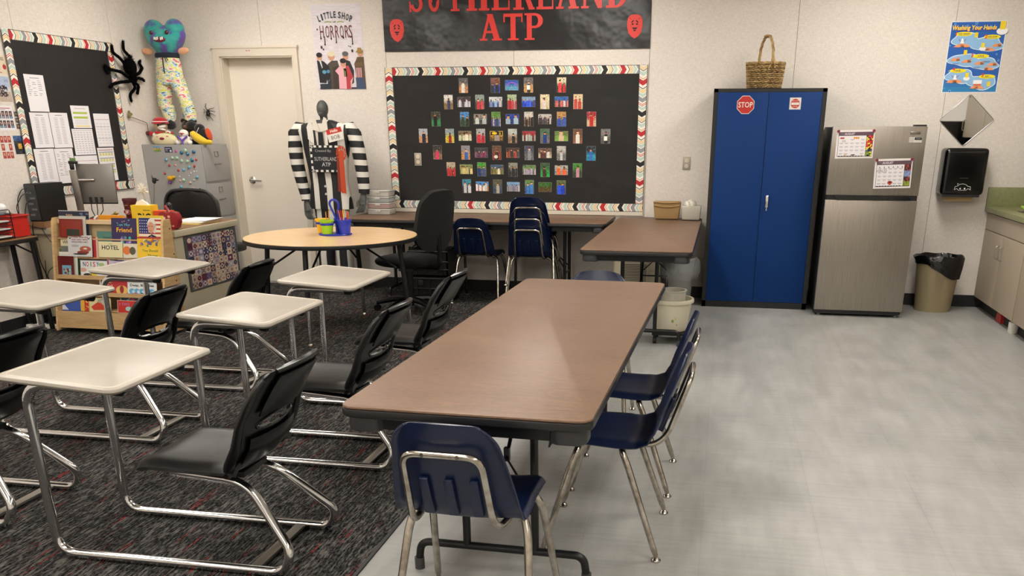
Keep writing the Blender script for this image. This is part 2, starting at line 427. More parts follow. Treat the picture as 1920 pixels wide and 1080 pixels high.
# ceiling panels
LM = M('lamp_diffuser', 'fff8ee', .5, emit=LAMP_STRENGTH)
lt = thing('ceiling_light', 'white recessed ceiling light panel above the classroom', 'ceiling light', (LAMPS[0][0], LAMPS[0][1], CEIL), 0, 'recessed ceiling light panels')
mb = MB()
for a_, b_ in (((-.31, -.61), (.31, -.58)), ((-.31, .58), (.31, .61)), ((-.31, -.58), (-.28, .58)), ((.28, -.58), (.31, .58))):
    mb.box2((a_[0], a_[1], -.012), (b_[0], b_[1], 0))
mb.build('frame', M('white_metal', 'e8e8e6', .4), lt)
MB().box2((-.28, -.58, -.006), (.28, .58, -.001)).build('diffuser', LM, lt)
for x, y in LAMPS[1:]: dup(lt, (x, y, CEIL))
# ============================================================ SEATING AND TABLES
CHR = MATS['chrome']; BPL = M('black_plastic', '050506', .3, spec=.5, bump=.15, bs=300, bd=.0006)
NAVY = M('navy_plastic', '081636', .34, spec=.5, bump=.1, bs=200, bd=.0006)
RUB = M('rubber', '101010', .7); BMET = M('black_metal', '121214', .38, .2)
CHR2 = M('mottled_chrome', 'c2bdb4', .2, 1, var='9a9184', ns=30)  # chrome colour varies at random between silver and brownish
TOPM = M('desk_top_plastic', 'a39c91', .38, spec=.5, var='9b9489', ns=5)

# --- student desk with joined seat (left edge of the desktop at local x=-.47, floor z=0)
def combo(label):
    t = thing('student_desk', label, 'school desk', group='student desks with joined seats')
    X = -.47
    a = math.atan2(.03, .44); mb = MB(); mb.rbox((0, 0, 0), (.455, .615, .022), .045, .009)
    tp = mb.build('desktop', TOPM, t, (X+.225, 0, .705), (0, a, 0))
    mb = MB()
    mb.tube([(-.205, -.285, 0), (.205, -.285, 0), (.205, .285, 0), (-.205, .285, 0)], .0035, fil=.04, n=6, closed=True)
    mb.build('raised_rim', M('desk_edge', 'd0c8bb', .25, coat=.2), tp, (0, 0, .0100))
    for s in (-1, 1):
        mb = MB(); y = .20*s
        mb.tube([(X+.36, y*.9, .662), (X+.02, y, .672), (X+.015, y, .02), (X+.92, y, .02), (X+.955, y*.96, .10), (X+.76, y*.48, .315), (X+.46, y*.45, .335)], .0175, fil=.085, n=12, seg=8)
        mb.build('side_tube', CHR, t)
        MB().tube([(X+.352, y*.9, .6625), (X+.385, y*.9, .6605)], .0195, n=10).build('end_cap', RUB, t)
        [MB().cyl((X+gx, y, .0), (X+gx, y, .012), .011, n=10).build('glide', CHR, t) for gx in (.14, .80)]
        MB().box((X+.2, y*.93, .676), (.2, .03, .012)).build('mounting_bracket', BMET, t)
    MB().box((X+.80, 0, .02), (.04, .385, .012), bev=.002).build('crossbar', M('flat_steel', 'a8a49c', .35, 1), t)
    MB().box((X+.60, 0, .352), (.14, .16, .012)).box((X+.72, 0, .338), (.05, .17, .02)).build('seat_plate', BMET, t)
    def seat(u, v):
        w_ = .205*(1-.10*(1-v)**3) ; e = min(1, ((v*(1.0))/.12)**.5 if v < .12 else 1)
        w_ *= .80+.20*e
        x = X+.385+.40*v; cy_ = (u-.5)*2
        z = .394 - .03*max(0, 1-v/.18)**2 + .012*abs(cy_)**3 - .028*abs(cy_)**10 - .012*math.sin(PI*min(1, v))*(1-cy_*cy_)
        return (x, cy_*w_, z)
    MB().sheet(seat, 22, 22, .022).build('seat', M('grained_plastic', '0b0b0c', .36, spec=.6, bump=.5, bs=420, bd=.0008), t)
    def back(u, v):
        c_ = (u-.5)*2; w_ = .205 + .012*math.sin(PI*v)
        if v > .88: w_ *= math.sqrt(max(.0, 1-((v-.88)/.12)**2*.30))
        if v < .08: w_ *= .93+.07*(v/.08)
        z = .375 + .375*v; z += .018*(1-c_*c_)*(v**3) - .0*v
        x = X+.765+.05*min(1, v*4) + .165*v*v + .01*v - .055*(c_*c_)*(.6+.4*v) + .008
        return (x, c_*w_, z)
    hole = lambda u, v: not (((u-.5)/.30)**2 + ((v-.455)/.062)**2 < 1)
    b_ = MB().sheet(back, 30, 34, .012, keep=hole).build('backrest', BPL, t)
    mb = MB()
    for s in (0, 1):
        P_ = [back(s, v) for v in (.0, .12, .3, .5, .7, .86, .95)]
        P_ = [Vector(p)+Vector((.004, 0, 0)) for p in P_]
        mb.tube(P_, [.016, .019, .017, .015, .015, .013, .008], n=10)
    P_ = [Vector(back(u, .985)) for u in [i/12 for i in range(1, 12)]]; mb.tube(P_, .009, n=8)
    mb.build('edge_rail', BPL, b_)
    pad = lambda u, v: Vector(back(.17+.66*u, .55+.37*v)) + Vector((-.006 - .010*math.sin(PI*u)**.5*math.sin(PI*v)**.5, 0, 0))
    MB().sheet(pad, 12, 8, .006).build('lumbar_pad', BPL, b_)
    rp = lambda u, v: Vector(back(.15+.70*u, .56+.37*v)) + Vector((.016 + .012*math.sin(PI*u)**.5*math.sin(PI*v)**.5, 0, 0))
    MB().sheet(rp, 14, 10, .006).build('rear_panel', BPL, b_)
    rl = lambda u, v: Vector(back(.12+.76*u, .05+.30*v)) + Vector((.014 + .016*math.sin(PI*u)**.5*math.sin(PI*v)**.5, 0, 0))
    MB().sheet(rl, 14, 8, .006).build('rear_panel', BPL, b_)
    lip = [Vector(back(.5+.31*math.cos(a_), .455+.070*math.sin(a_))) for a_ in [2*PI*i/28 for i in range(28)]]
    MB().tube(lip, .005, n=6, closed=True).build('slot_rim', BPL, b_)
    return t
d0 = combo('front left student desk, cream top and black seat, nearest the camera')
d0.location = (-2.38+.47, 2.755, .006)
spots = [(-2.385, 3.80, 'middle student desk of the right column, directly behind the nearest one'),
         (-2.385, 4.75, 'student desk just in front of the round table, its black seat beside the folding table'),
         (-3.655, 4.90, 'student desk standing right in front of the book display'),
         (-3.655, 3.95, 'student desk in the left column, in front of the power strip and small table'),
         (-3.655, 2.93, 'student desk cut off by the left edge of the photo, only its black seat showing')]
for x, y, l in spots: dup(d0, (x+.47, y, .006), None, l)

# --- navy stacking chair facing +y
def blue_chair():
    t = thing('stacking_chair', 'x', 'chair', group='navy plastic stacking chairs')
    prof = [(.205, .418), (.195, .438), (.165, .447), (.06, .446), (-.05, .440), (-.13, .441), (-.178, .455), (-.205, .492), (-.222, .55), (-.250, .63), (-.280, .71), (-.300, .775)]
    L_ = [0]
    for a_, b_ in zip(prof, prof[1:]): L_.append(L_[-1]+math.hypot(b_[0]-a_[0], b_[1]-a_[1]))
    L_ = [l/L_[-1] for l in L_]
    def at(v):
        for i in range(len(prof)-1):
            if v <= L_[i+1]+1e-9:
                k = (v-L_[i])/(L_[i+1]-L_[i]); return [prof[i][q]*(1-k)+prof[i+1][q]*k for q in (0, 1)]
        return prof[-1]
    def f(u, v):
        c_ = (u-.5)*2; y, z = at(v)
        w_ = .185 if v < .25 else .185+.012*math.sin(PI*(v-.25)/.75)
        if v > .55: w_ -= .042*((v-.55)/.45)
        if v > .90: w_ *= math.sqrt(max(0, 1-((v-.90)/.10)**2*.40))
        if v < .06: w_ *= .90+.10*math.sqrt(max(0, v/.06))
        k = min(1, max(0, (v-.42)/.16)); e = abs(c_)**2.5
        g = abs(c_)**14; y += .045*e*k*(1-.35*v) - .016*g*k; z += .016*e*(1-k) - .028*g*(1-k); x = c_*w_
        if v > .9: z -= .012*e*((v-.9)/.1)
        return (x, y, z)
    sh = MB().sheet(f, 30, 60, -.006).build('seat_shell', NAVY, t)
    mb = MB()
    for x in (-.075, 0, .075):
        for (v0, v1) in ((.56, .74),):
            a_ = Vector(f(.5+x/.38, v0)); b_ = Vector(f(.5+x/.38, v1)); c_ = (a_+b_)/2; dd = b_-a_
            mb.box(c_+Vector((0, -.015, 0)), (.034, .026, dd.length), rot=(-math.atan2(dd.y, dd.z), 0, 0), bev=.006, taper=(.8, .55))
    mb.build('back_rib', NAVY, sh)
    mb = MB()
    P_ = [(-.14, -.06, .425), (-.13, -.19, .43), (-.122, -.232, .47), (-.112, -.305, .685), (.112, -.305, .685), (.122, -.232, .47), (.13, -.19, .43), (.14, -.06, .425)]
    mb.tube(P_, .0105, fil=.045, n=10, seg=7); mb.cyl((-.05, -.316, .685), (-.05, -.303, .685), .006, n=8); mb.cyl((.05, -.316, .685), (.05, -.303, .685), .006, n=8)
    mb.build('back_frame', CHR2, t)
    mb = MB(); mb.box((0, .0, .425), (.26, .035, .006)); mb.box((0, -.1, .425), (.26, .03, .006)); mb.cyl((-.14, -.1, .427), (-.14, .11, .427), .009, n=8); mb.cyl((.14, -.1, .427), (.14, .11, .427), .009, n=8); mb.build('under_frame', CHR2, t)
    for sx in (-1, 1):
        for (ty, fy) in ((.09, .215), (-.07, -.215)):
            mb = MB()
            mb.tube([(sx*.12, ty, .422), (sx*.175, ty, .415), (sx*.19, ty+(fy-ty)*.18, .36), (sx*.2153, ty+(fy-ty)*(.18+.82*.843), .07), (sx*.22, fy, .016)], [.013, .013, .013, .012, .008], fil=.04, n=12)
            lg = mb.build('leg', CHR2, t)
            MB().lathe([(.0065, .03), (.007, .016), (.016, .010), (.019, .005), (.018, 0)], (sx*.22, fy, 0), 14).build('glide', CHR2, lg)
    return t
bc = blue_chair()
bc.location = (-.700, 2.425, 0); bc.rotation_euler = (0, 0, -.03)
bc['label'] = 'navy stacking chair seen from behind at the near end of the folding table'
for x, y, z, r, l in [
    (-.375, 3.157, 0, PI/2, 'nearer of two navy chairs along the right side of the long folding table'),
    (-.372, 3.775, 0, PI/2, 'farther of two navy chairs along the right side of the long folding table'),
    (-.655, 4.585, 0, PI, 'navy chair at the far end of the long folding table, only its back top showing'),
    (-2.165, 7.92, 0, -.04, 'single navy chair under the wall table, left of the chair stack'),
    (-1.66, 7.885, .0, .02, 'bottom navy chair of the stack below the photo board'),
    (-1.66, 7.90, .09, .02, 'middle navy chair of the stack below the photo board'),
    (-1.66, 7.91, .185, .02, 'top navy chair of the stack below the photo board')]:
    z += .006 if x < -1.22 else 0
    dup(bc, (x, y, z), r, l)

# --- folding table, long side along local y, 2.44 x .76, origin at floor centre
def folding(label):
    t = thing('folding_table', label, 'table', group='brown laminate folding tables')
    W, L, Z = .765, 2.43, .74
    MB().rbox((0, 0, Z-.004), (W, L, .008), .045, .002).build('tabletop', MATS['walnut_laminate'], t)
    MB().rbox((0, 0, Z-.021), (W+.006, L+.006, .026), .048, .004).build('edge_band', M('table_edge', '141416', .35), t)
    MB().box((W/2-.05, 0, Z-.055), (.02, L-.12, .044)).box((-W/2+.05, 0, Z-.055), (.02, L-.12, .044)).box((0, L/2-.045, Z-.055), (W-.1, .02, .044)).box((0, -L/2+.045, Z-.055), (W-.1, .02, .044)).build('apron', BMET, t)
    for sx in (-1, 1):
        for sy in (-1, 1):
            MB().rbox((sx*(W/2-.072), sy*(L/2-.07), Z-.058), (.115, .11, .05), .035, .006).build('corner_block', M('grey_plastic', '2a2a2d', .4), t)
    for sy in (-1, 1):
        e = sy*(L/2-.40); mb = MB()
        mb.tube([(-.31, e, .035), (-.30, e, .11), (.30, e, .11), (.31, e, .035)], .0145, fil=.08, n=12, seg=8)
        for x in (-.125, .125): mb.tube([(x, e, .115), (x, e, Z-.05)], .0145, n=12)
        mb.box((0, e, Z-.045), (.5, .04, .02)); mb.box((0, e, .26), (.25, .012, .012))
        lf = mb.build('leg_frame', BMET, t)
        mb = MB(); mb.tube([(-.12, e, .30), (0, e-sy*.10, .42), (.12, e, .30)], .006, n=8); mb.tube([(0, e-sy*.10, .42), (0, e-sy*.42, Z-.06)], .007, n=8); mb.box((0, e-sy*.11, .43), (.02, .02, .05)); mb.build('folding_brace', BMET, lf)
        for sx in (-1, 1): MB().cyl((sx*.3105, e, 0), (sx*.3105, e, .045), .018, n=14).build('foot', M('foot_grey', '3a3a3d', .6), lf)
    return t
ft = folding('long brown folding table in the centre foreground, its right side on the grey vinyl')
ft.location = (-.683, 3.535, 0); ft.rotation_euler = (0, 0, -.021)
dup(ft, (-.563, 7.235, 0), 0, 'brown folding table standing end-on to the wall beside the blue cabinet')
dup(ft, (-2.20, 8.088, .006), PI/2, 'dark brown folding table along the wall under the photo board')

# --- round activity table
t = thing('round_table', 'round maple activity table with black edge behind the student desks', 'table', (-2.955, 6.48, .006))
MAPLE = M('maple_laminate', 'e0bd8e', .3, var='d6b07f', ns=6, scale=(1, 6, 1), coat=.2)
MB().lathe([(0, -.004), (.648, -.004), (.652, 0), (.650, .003), (0, .003)], (0, 0, .731), 72).build('tabletop', MAPLE, t)
MB().lathe([(.60, -.032), (.655, -.030), (.658, -.016), (.655, -.002), (.6, -.002)], (0, 0, .731), 72).build('edge_band', M('table_edge'), t)
mb = MB(); 
for a_ in (0, PI/2): mb.box((0, 0, .69), (1.0, .05, .02), rot=(0, 0, a_+.1))
mb.build('under_frame', BMET, t)
for k in range(4):
    a_ = k*PI/2 + .05; c_, s_ = math.cos(a_), math.sin(a_)
    mb = MB(); mb.tube([(c_*.53, s_*.53, .70), (c_*.575, s_*.575, .26)], .019, n=14); mb.tube([(c_*.2, s_*.2, .685), (c_*.50, s_*.50, .50)], .008, n=8)
    lg = mb.build('leg', BMET, t)
    MB().tube([(c_*.575, s_*.575, .27), (c_*.59, s_*.59, .02)], .0145, n=12).build('leg_insert', CHR, lg)
    MB().lathe([(.008, .03), (.02, .012), (.02, 0)], (c_*.59, s_*.59, 0), 12).build('glide', CHR2, lg)
# two crossed legs of the caddy table are black; caddy on top
t = thing('utensil_caddy', 'blue carry caddy with yellow, lime and blue cups on the round table', 'caddy', (-2.945, 6.53, .740), .15)
CB = M('caddy_blue', '1f33a8', .3, spec=.5)
mb = MB(); mb.lathe([(0, 0), (.125, 0), (.13, .006), (.125, .012), (0, .012)], n=28, sy=.8)
mb.tube([(.012, 0, .01), (.016, 0, .12), (-.03, 0, .235), (-.012, 0, .262), (.022, 0, .262), (.045, 0, .23), (.03, 0, .12), (.03, 0, .01)], .0085, fil=.03, n=8)
mb.box((.0, 0, .095), (.25, .012, .016)); mb.build('carrier', CB, t)
for (x, y, c, nm) in ((-.105, .035, 'f0b51c', 'yellow cup'), (-.045, -.055, '93c51e', 'lime green cup'), (.085, -.03, '2438b4', 'blue cup'), (.03, .075, '2438b4', 'blue cup')):
    mb = MB(); mb.lathe([(.036, .012), (.04, .014), (.050, .105), (.056, .106), (.056, .118), (.052, .118), (.046, .1), (.036, .02), (0, .02)], (x, y, 0), 22)
    part_label(mb.build('cup', M('cup_'+c, c, .3, spec=.5), t), nm)
    mb = MB(); mb.lathe([(.0495, .078), (.0515, .08), (.0525, .094), (.050, .095)], (x, y, 0), 22); mb.build('cup_ring', CB, t)
pc = ['d0601c', 'c9252b', 'e3b23a', 'cfcac0', 'e07030', 'c33', 'd98a3a']
for i in range(9):
    c = ['d0601c', 'c9252b', 'e3b23a', 'b83028', 'e07030', 'cf9a60', 'd98a3a', 'c04a28', 'e0c090'][i]
    x, y = (.085, -.03) if i < 5 else ((-.045, -.055) if i < 7 else (.03, .075))
    a_ = i*2.4; dx, dy = math.cos(a_)*.035, math.sin(a_)*.03
    tt = MB(); tt.tube([(x+dx*.5, y+dy*.5, .03), (x+dx, y+dy, .165+.01*(i % 3))], .004, n=6); tt.cyl((x+dx, y+dy, .165+.01*(i % 3)), (x+dx*1.05, y+dy*1.05, .178+.01*(i % 3)), .004, .0008, n=6)
    o = tt.build('pencil', M('pencil_'+c, c, .4), None, (-2.945, 6.53, .740), (0, 0, .15))
    tag(o, 'coloured pencil standing in a cup of the blue caddy', 'pencil', 'pencils in the caddy cups')

# --- office chair (faces left)
t = thing('office_chair', 'black fabric office chair with tall back between round table and wall table', 'office chair', (-2.63, 7.27, .006), 2.80)
FAB = M('black_fabric', '0b0b0b', .95, bump=.5, bs=350)
mb = MB()
def puff(u, v):
    a_ = 2*PI*u; r_ = math.sin(PI*min(1, v))**.45 if 0 < v < 1 else 0
    return (math.copysign(abs(math.cos(a_))**.6, math.cos(a_))*.25*r_, math.copysign(abs(math.sin(a_))**.6, math.sin(a_))*.25*r_, .05*(-math.cos(PI*v)))
rings = []
for j in range(1, 14):
    rings.append([mb.bm.verts.new(Vector(puff(i/28, j/14))) for i in range(28)])
mb.skin(rings); mb.build('seat', FAB, t, (0, 0, .445))
def bk(u, v):
    a_, b_ = (u-.5)*2, (v-.5)*2
    X_, Z_ = a_*math.sqrt(1-.36*b_*b_*b_*b_), b_*math.sqrt(1-.36*a_*a_*a_*a_)
    return (-.32-.05*Z_+.05*X_*X_, X_*(.225-.015*Z_), .80+.245*Z_)
MB().sheet(bk, 18, 22, .05).build('backrest', FAB, t)
mb = MB(); mb.box((-.16, 0, .38), (.34, .06, .02)); mb.tube([(-.2, 0, .38), (-.34, 0, .42), (-.33, 0, .72)], .02, fil=.05, n=8); mb.cyl((0, 0, .10), (0, 0, .39), .033); mb.cyl((0, 0, .36), (0, 0, .40), .09)
mb.build('column', BPL, t)
for k in range(5):
    a_ = k*2*PI/5+.35; c_, s_ = math.cos(a_), math.sin(a_)
    mb = MB(); mb.tube([(0, 0, .115), (c_*.15, s_*.15, .11), (c_*.31, s_*.31, .075)], [.03, .028, .018], n=8); bs = mb.build('base_arm', BPL, t)
    mb = MB(); mb.cyl((c_*.31-s_*.022, s_*.31+c_*.022, .027), (c_*.31+s_*.022, s_*.31-c_*.022, .027), .027, n=14); mb.cyl((c_*.31, s_*.31, .02), (c_*.31, s_*.31, .08), .009, n=8); mb.build('caster', BPL, bs)
# ============================================================ THINGS ON THE WALLS
PAPER = vcol('print'); GLOSS = vcol('print_gloss', .25, .5)
ORD = ['first', 'second', 'third', 'fourth', 'fifth', 'sixth', 'seventh', 'eighth', 'ninth', 'tenth', 'eleventh']
SEQ = [('b8262e', .085), ('ece6da', .05), ('1b1b1e', .014), ('ece6da', .02), ('d9b257', .016), ('ece6da', .014), ('d9b257', .016), ('ece6da', .016), ('b9cfc4', .05), ('ece6da', .02), ('8f9296', .075), ('ece6da', .03),
       ('b8262e', .012), ('ece6da', .014), ('b8262e', .012), ('ece6da', .02), ('b9cfc4', .05), ('ece6da', .03), ('1b1b1e', .085), ('ece6da', .035), ('d9b257', .014), ('ece6da', .014), ('d9b257', .014), ('ece6da', .014), ('1b1b1e', .012), ('ece6da', .02), ('b9cfc4', .06), ('ece6da', .045), ('c9794a', .012), ('ece6da', .02)]
_t = sum(a for _, a in SEQ); SEQ = [(c, a/_t) for c, a in SEQ]
def chevrons(name, o, ud, uw, L, W, parent, period=.43, ph=0.0, tip=.022):
    """border strip: ud = way the arrows point, uw across (x then y of the art frame)"""
    a = Art(o, ud, uw, L, W, 'ece6da', .0015); a.up()
    x = -ph*period - tip
    while x < L:
        for c, k in SEQ:
            x0, x1 = x, x + k*period; x = x1
            if c == 'ece6da': continue
            lo = []
            for y, t in ((0, 0), (W/2, tip), (W, 0)): lo.append((min(max(x0+t, 0), L), y))
            hi = [(min(max(x1+t, 0), L), y) for y, t in ((W, 0), (W/2, tip), (0, 0))]
            if max(p[0] for p in hi) <= 0 or min(p[0] for p in lo) >= L: continue
            a.poly(lo[:2] + hi[1:], c); a.poly(lo[1:] + hi[:2], c)
    a.up().rect(0, 0, L, .004, '1b1b1e').rect(0, W-.004, L, W, '1b1b1e')
    return a.build(name, parent)
BP = M('black_board_paper', '1f1d1d', .62, spec=.35, bump=.7, bs=3.2, bd=.03, det=2)
# photo board on the back wall
X0, X1, Z0, Z1 = -3.185, -.732, .785, 2.045; YB = BY-.012
t = thing('bulletin_board', 'wide black photo board with a chevron border on the back wall', 'bulletin board', (0, 0, 0))
MB().box2((X0+.01, YB, Z0+.01), (X1-.01, BY-.001, Z1-.01)).build('paper_panel', BP, t)
MB().box2((X0, YB-.004, Z0-.035), (X1, BY-.001, Z0)).build('ledge', M('ledge_paint', 'cfc6b6', .5), t)
W_ = .075; yb = YB-.0018
chevrons('border_strip', (X0+W_, yb, Z1-W_), XP, ZP, X1-X0-2*W_, W_, t)
chevrons('border_strip', (X1, yb, Z0), -XP, ZP, X1-X0, W_, t, ph=.3) if 0 else None
a = chevrons('border_strip', (X1, yb, Z0+W_), -XP, -ZP, X1-X0, W_, t, ph=.15)
chevrons('border_strip', (X0+W_, yb, Z0+W_), ZP, -XP, Z1-Z0-W_, W_, t, ph=.5)
chevrons('border_strip', (X1-W_, yb, Z1), -ZP, XP, Z1-Z0-W_, W_, t, ph=.7)
# snapshots
XC = {-6: -2.841, -5: -2.708, -4: -2.58, -3: -2.43, -2: -2.277, -1: -2.126, 0: -1.971, 1: -1.815, 2: -1.663, 3: -1.508, 4: -1.355, 5: -1.229, 6: -1.096}
ZR = [1.885, 1.744, 1.596, 1.449, 1.300, 1.150, .996]
PH = """1|-3|P|5a5a5c|c98a5a|d8cfc0|1|a person leaning over a table
1|-1|P|7a4a30|1f3f9a|23232b|2|two people in dark clothes
1|0|L|2b59b0|5a9ab8|7a4ac0|0|a bright blue oval arch
1|1|P|6a6666|c8955a|22262e|1|a person holding a white sheet
1|3|P|d8cba8|3a3638|c92a2e|2|a person in a red top
2|-4|P|d8d4cc|8a6a40|27355a|1|a person with yellow boxes
2|-3|L|3a3438|6a7078|c8c4c8|6|a group in a dark room
2|-2|P|8a9a90|3a3a40|c03038|2|a person in red by shelves
2|-1|L|c8ccd0|3a5a8a|8aa0c8|3|people by a bright window
2|0|P|a8b890|8a8888|c03a44|4|a group standing outdoors
2|1|L|7a98b8|2038a8|2848c8|7|a row of blue shirts
2|2|P|e0d0a8|cdb890|dcd4cc|1|a person reaching to a shelf
2|3|L|2c62b0|8a5058|c86a5a|7|a crowd before a red awning
2|4|P|d8c098|c8a888|b8403a|2|two people in a bright hall
3|-5|P|3a2e28|2a8a4a|1c1c1e|1|a person at a green table
3|-3|P|4a8ac8|3a5030|2a3a30|2|trees and blue sky
3|-2|L|8a8078|4a4440|a8b8b0|2|two people indoors
3|-1|P|5a8a3a|c8b8b0|3a4a8a|4|a group under green trees
3|0|L|1f3f9c|2a3a70|9aa8b8|2|two people on deep blue
3|1|P|c8c4bc|7a5a3a|2a2a2c|5|a long table of people
3|2|L|b8b4b0|6a4a3a|3a3a44|6|people around a table
3|3|P|b88a50|4a5a8a|3858a8|2|two people in aprons
3|5|P|a83038|c8b08a|c82a30|1|a red shirt at a counter
4|-6|P|a8b0b8|c88a58|23304a|1|a seated person writing
4|-4|P|8a9aa0|d8c02a|a03038|1|yellow flowers and a red shirt
4|-3|L|7a6a50|8aa860|d8d0b8|4|a pale lawn
4|-2|P|a8a8a8|8a6a68|c03040|2|two red jackets
4|-1|L|e0b420|6a4a20|8a7a70|1|yellow letters on black
4|0|P|b8c0b8|8a6a50|2a2a30|1|a face with dark curly hair
4|1|L|9a3038|6a3038|a8b0a0|5|a group on red seats
4|2|P|4a6a50|6a6868|28488a|1|a blue figure on a path
4|3|L|6a7a40|7aa848|c8b890|1|a dog on grass
4|4|P|6a4a38|8a5a40|d0c8b8|1|a person in a white top
4|6|P|7a7876|5a5856|2a2a2c|1|a person holding a paper
5|-5|P|3a3436|8a6a50|e03a6a|1|a pink outfit
5|-3|P|8a8a90|c88a48|3a68a8|1|a person in a blue cap
5|-2|L|3a3a40|4a4a60|7a3a5a|5|a group with purple shirts
5|-1|P|6a4a3a|8a3a30|5a3a30|1|a person with a white bowl
5|0|L|4a3430|5a3a28|9a4a38|6|a dim restaurant table
5|1|P|4a4a60|6a6a70|8a8a90|1|a seated person in grey
5|2|L|6a5048|b8a888|5a3a38|3|people beside a curtain
5|3|P|b8b4b0|6a6a68|e0e0e0|1|a bright corridor
5|5|P|2a2c34|2a90b0|2a6ab0|1|a teal tablecloth
6|-4|P|b8a890|7a3030|c83038|3|three red shirts
6|-3|L|8a9a5a|3a4a3a|c8b878|4|a picnic on the grass
6|-2|P|4a9a3a|5a5a60|3a4a7a|2|a green sign above two people
6|-1|L|3a5a7a|b8a040|6a6a40|4|a market stall
6|0|P|8a8a78|4a4a4c|2a2a2e|4|people in black
6|1|L|6a8a58|7a7270|a8a0b0|6|a group in front of trees
6|2|P|3a5a3a|2aa04a|3a2a20|1|a pool table
6|3|L|a8a8a0|8a9aa8|e0602a|2|an orange shirt on the right
6|4|P|4a8a3a|3a4a30|c88aa0|1|a green sign above one person
7|-3|P|3a8aa0|3a2a30|c8c8cc|2|a teal window
7|-2|L|4a90d0|c8783a|d8d8d8|4|blue sky and an orange wall
7|-1|P|5a5a48|3a4a6a|b8b0a0|1|a statue
7|0|L|7aa0c8|6a6a70|8a8a98|6|parked cars
7|1|P|6a8a48|3a5a9a|3a78c0|2|blue jeans in a garden
7|2|L|3a6a2a|5a4a2a|4a3a20|0|a shady forest
7|3|P|5a6a40|3a4a7a|2a4ac8|2|a blue and a green shirt"""
SK = ['c98f6a', 'a56a48', 'e0ae88', '7a4c34']
cnt = {}
for ln in PH.split('\n'):
    r, k, pl, ct, cb, cs, n, desc = ln.split('|'); r = int(r); k = int(k); n = int(n)
    cnt[r] = cnt.get(r, 0)+1
    w_, h_ = (.126, .087) if pl == 'L' else (.086, .126)
    nx, ny = (20, 14) if pl == 'L' else (14, 20)
    ppl = []
    for i in range(n):
        u = (i+.5)/n + random.uniform(-.08, .08); s_ = (.30 if n < 3 else .17 if n < 5 else .11)*random.uniform(.85, 1.15)
        ppl.append((u, .55+random.uniform(-.08, .1), s_, random.choice(SK), jit(cs if i % 3 != 2 else random.choice([cs, '3a3a44', 'c8c4c0']), .08)))
    def fn(i, j, u, v):
        c = mix(cb, ct, min(1, max(0, (v-.35)*3)))
        c = jit(c, .07)
        if random.random() < .07: c = jit(random.choice([ct, cb, '2a2a2c']), .1)
        for (pu, pv, ps, sk, sh) in ppl:
            asp = h_/w_
            if ((u-pu)/(ps*.36))**2 + ((v-pv-ps*.55/asp)*asp/(ps*.42))**2 < 1: c = jit(sk, .05)
            if v-pv-ps*.55/asp > ps*.2/asp and ((u-pu)/(ps*.38))**2 + ((v-pv-ps*.72/asp)*asp/(ps*.34))**2 < 1: c = jit('241a16', .04)
            if v < pv+ps*.22/asp and abs(u-pu) < ps*.62*(1 if v < pv else .7): c = jit(sh, .06)
        return c
    a = Art((-w_/2, 0, -h_/2), XP, ZP, w_, h_, '9a958c', .0012); a.up(.0002).grid(.001, .001, w_-.001, h_-.001, nx, ny, fn)
    if desc.startswith('a person holding'): a.up(.0002).rect(w_*.32, h_*.2, w_*.68, h_*.5, 'eeeae2')
    if 'arch' in desc: a.up(.0002).line([(w_*.5+math.cos(q)*w_*.38, h_*.35+math.sin(q)*h_*.42) for q in [PI*i/12 for i in range(13)]], .006, 'b04ac8')
    if 'yellow letters' in desc: a.up(.0002).rect(w_*.05, h_*.58, w_*.95, h_*.95, '1c1a14').up(.0002).ell(w_*.35, h_*.77, w_*.2, h_*.13, 'e8c020').text('B', w_*.72, h_*.63, h_*.26, 'e8c020')
    if 'white bowl' in desc: a.up(.0002).ell(w_*.4, h_*.22, w_*.22, h_*.12, 'ddd6ca')
    o = a.build('photo_print', None, GLOSS)
    o.location = (XC[k], YB-.0018, ZR[r-1])
    tag(o, 'snapshot of %s, %s photo in the %s row' % (desc, ORD[cnt[r]-1], ORD[r-1]), 'photo', 'snapshots on the black photo board')
# outlets
def outlet(x, z, y, l):
    t = thing('wall_outlet', l, 'outlet', (x, y, z))
    MB().box((0, -.003, 0), (.07, .006, .115), bev=.003).build('cover_plate', M('plate_steel', 'a8a296', .4, .6), t)
    for s in (-1, 1):
        mb = MB(); mb.lathe([(0, 0), (.017, 0), (.017, .003), (0, .003)], n=18)
        for v_ in mb.bm.verts: v_.co = Vector((v_.co.x, -v_.co.z, v_.co.y))
        sk = mb.build('socket', M('socket_ivory', 'd8cfb8', .4), t, (0, -.006, s*.024))
        MB().box((-.006, -.0032, .002), (.002, .001, .008)).box((.006, -.0032, .002), (.002, .001, .008)).box((0, -.0032, -.009), (.004, .001, .004)).build('slot', BLK, sk)
outlet(-2.905, 1.236, YB, 'double power outlet on the left of the black photo board')
outlet(-.349, 1.22, BY, 'double power outlet on the beige wall left of the blue cabinet')

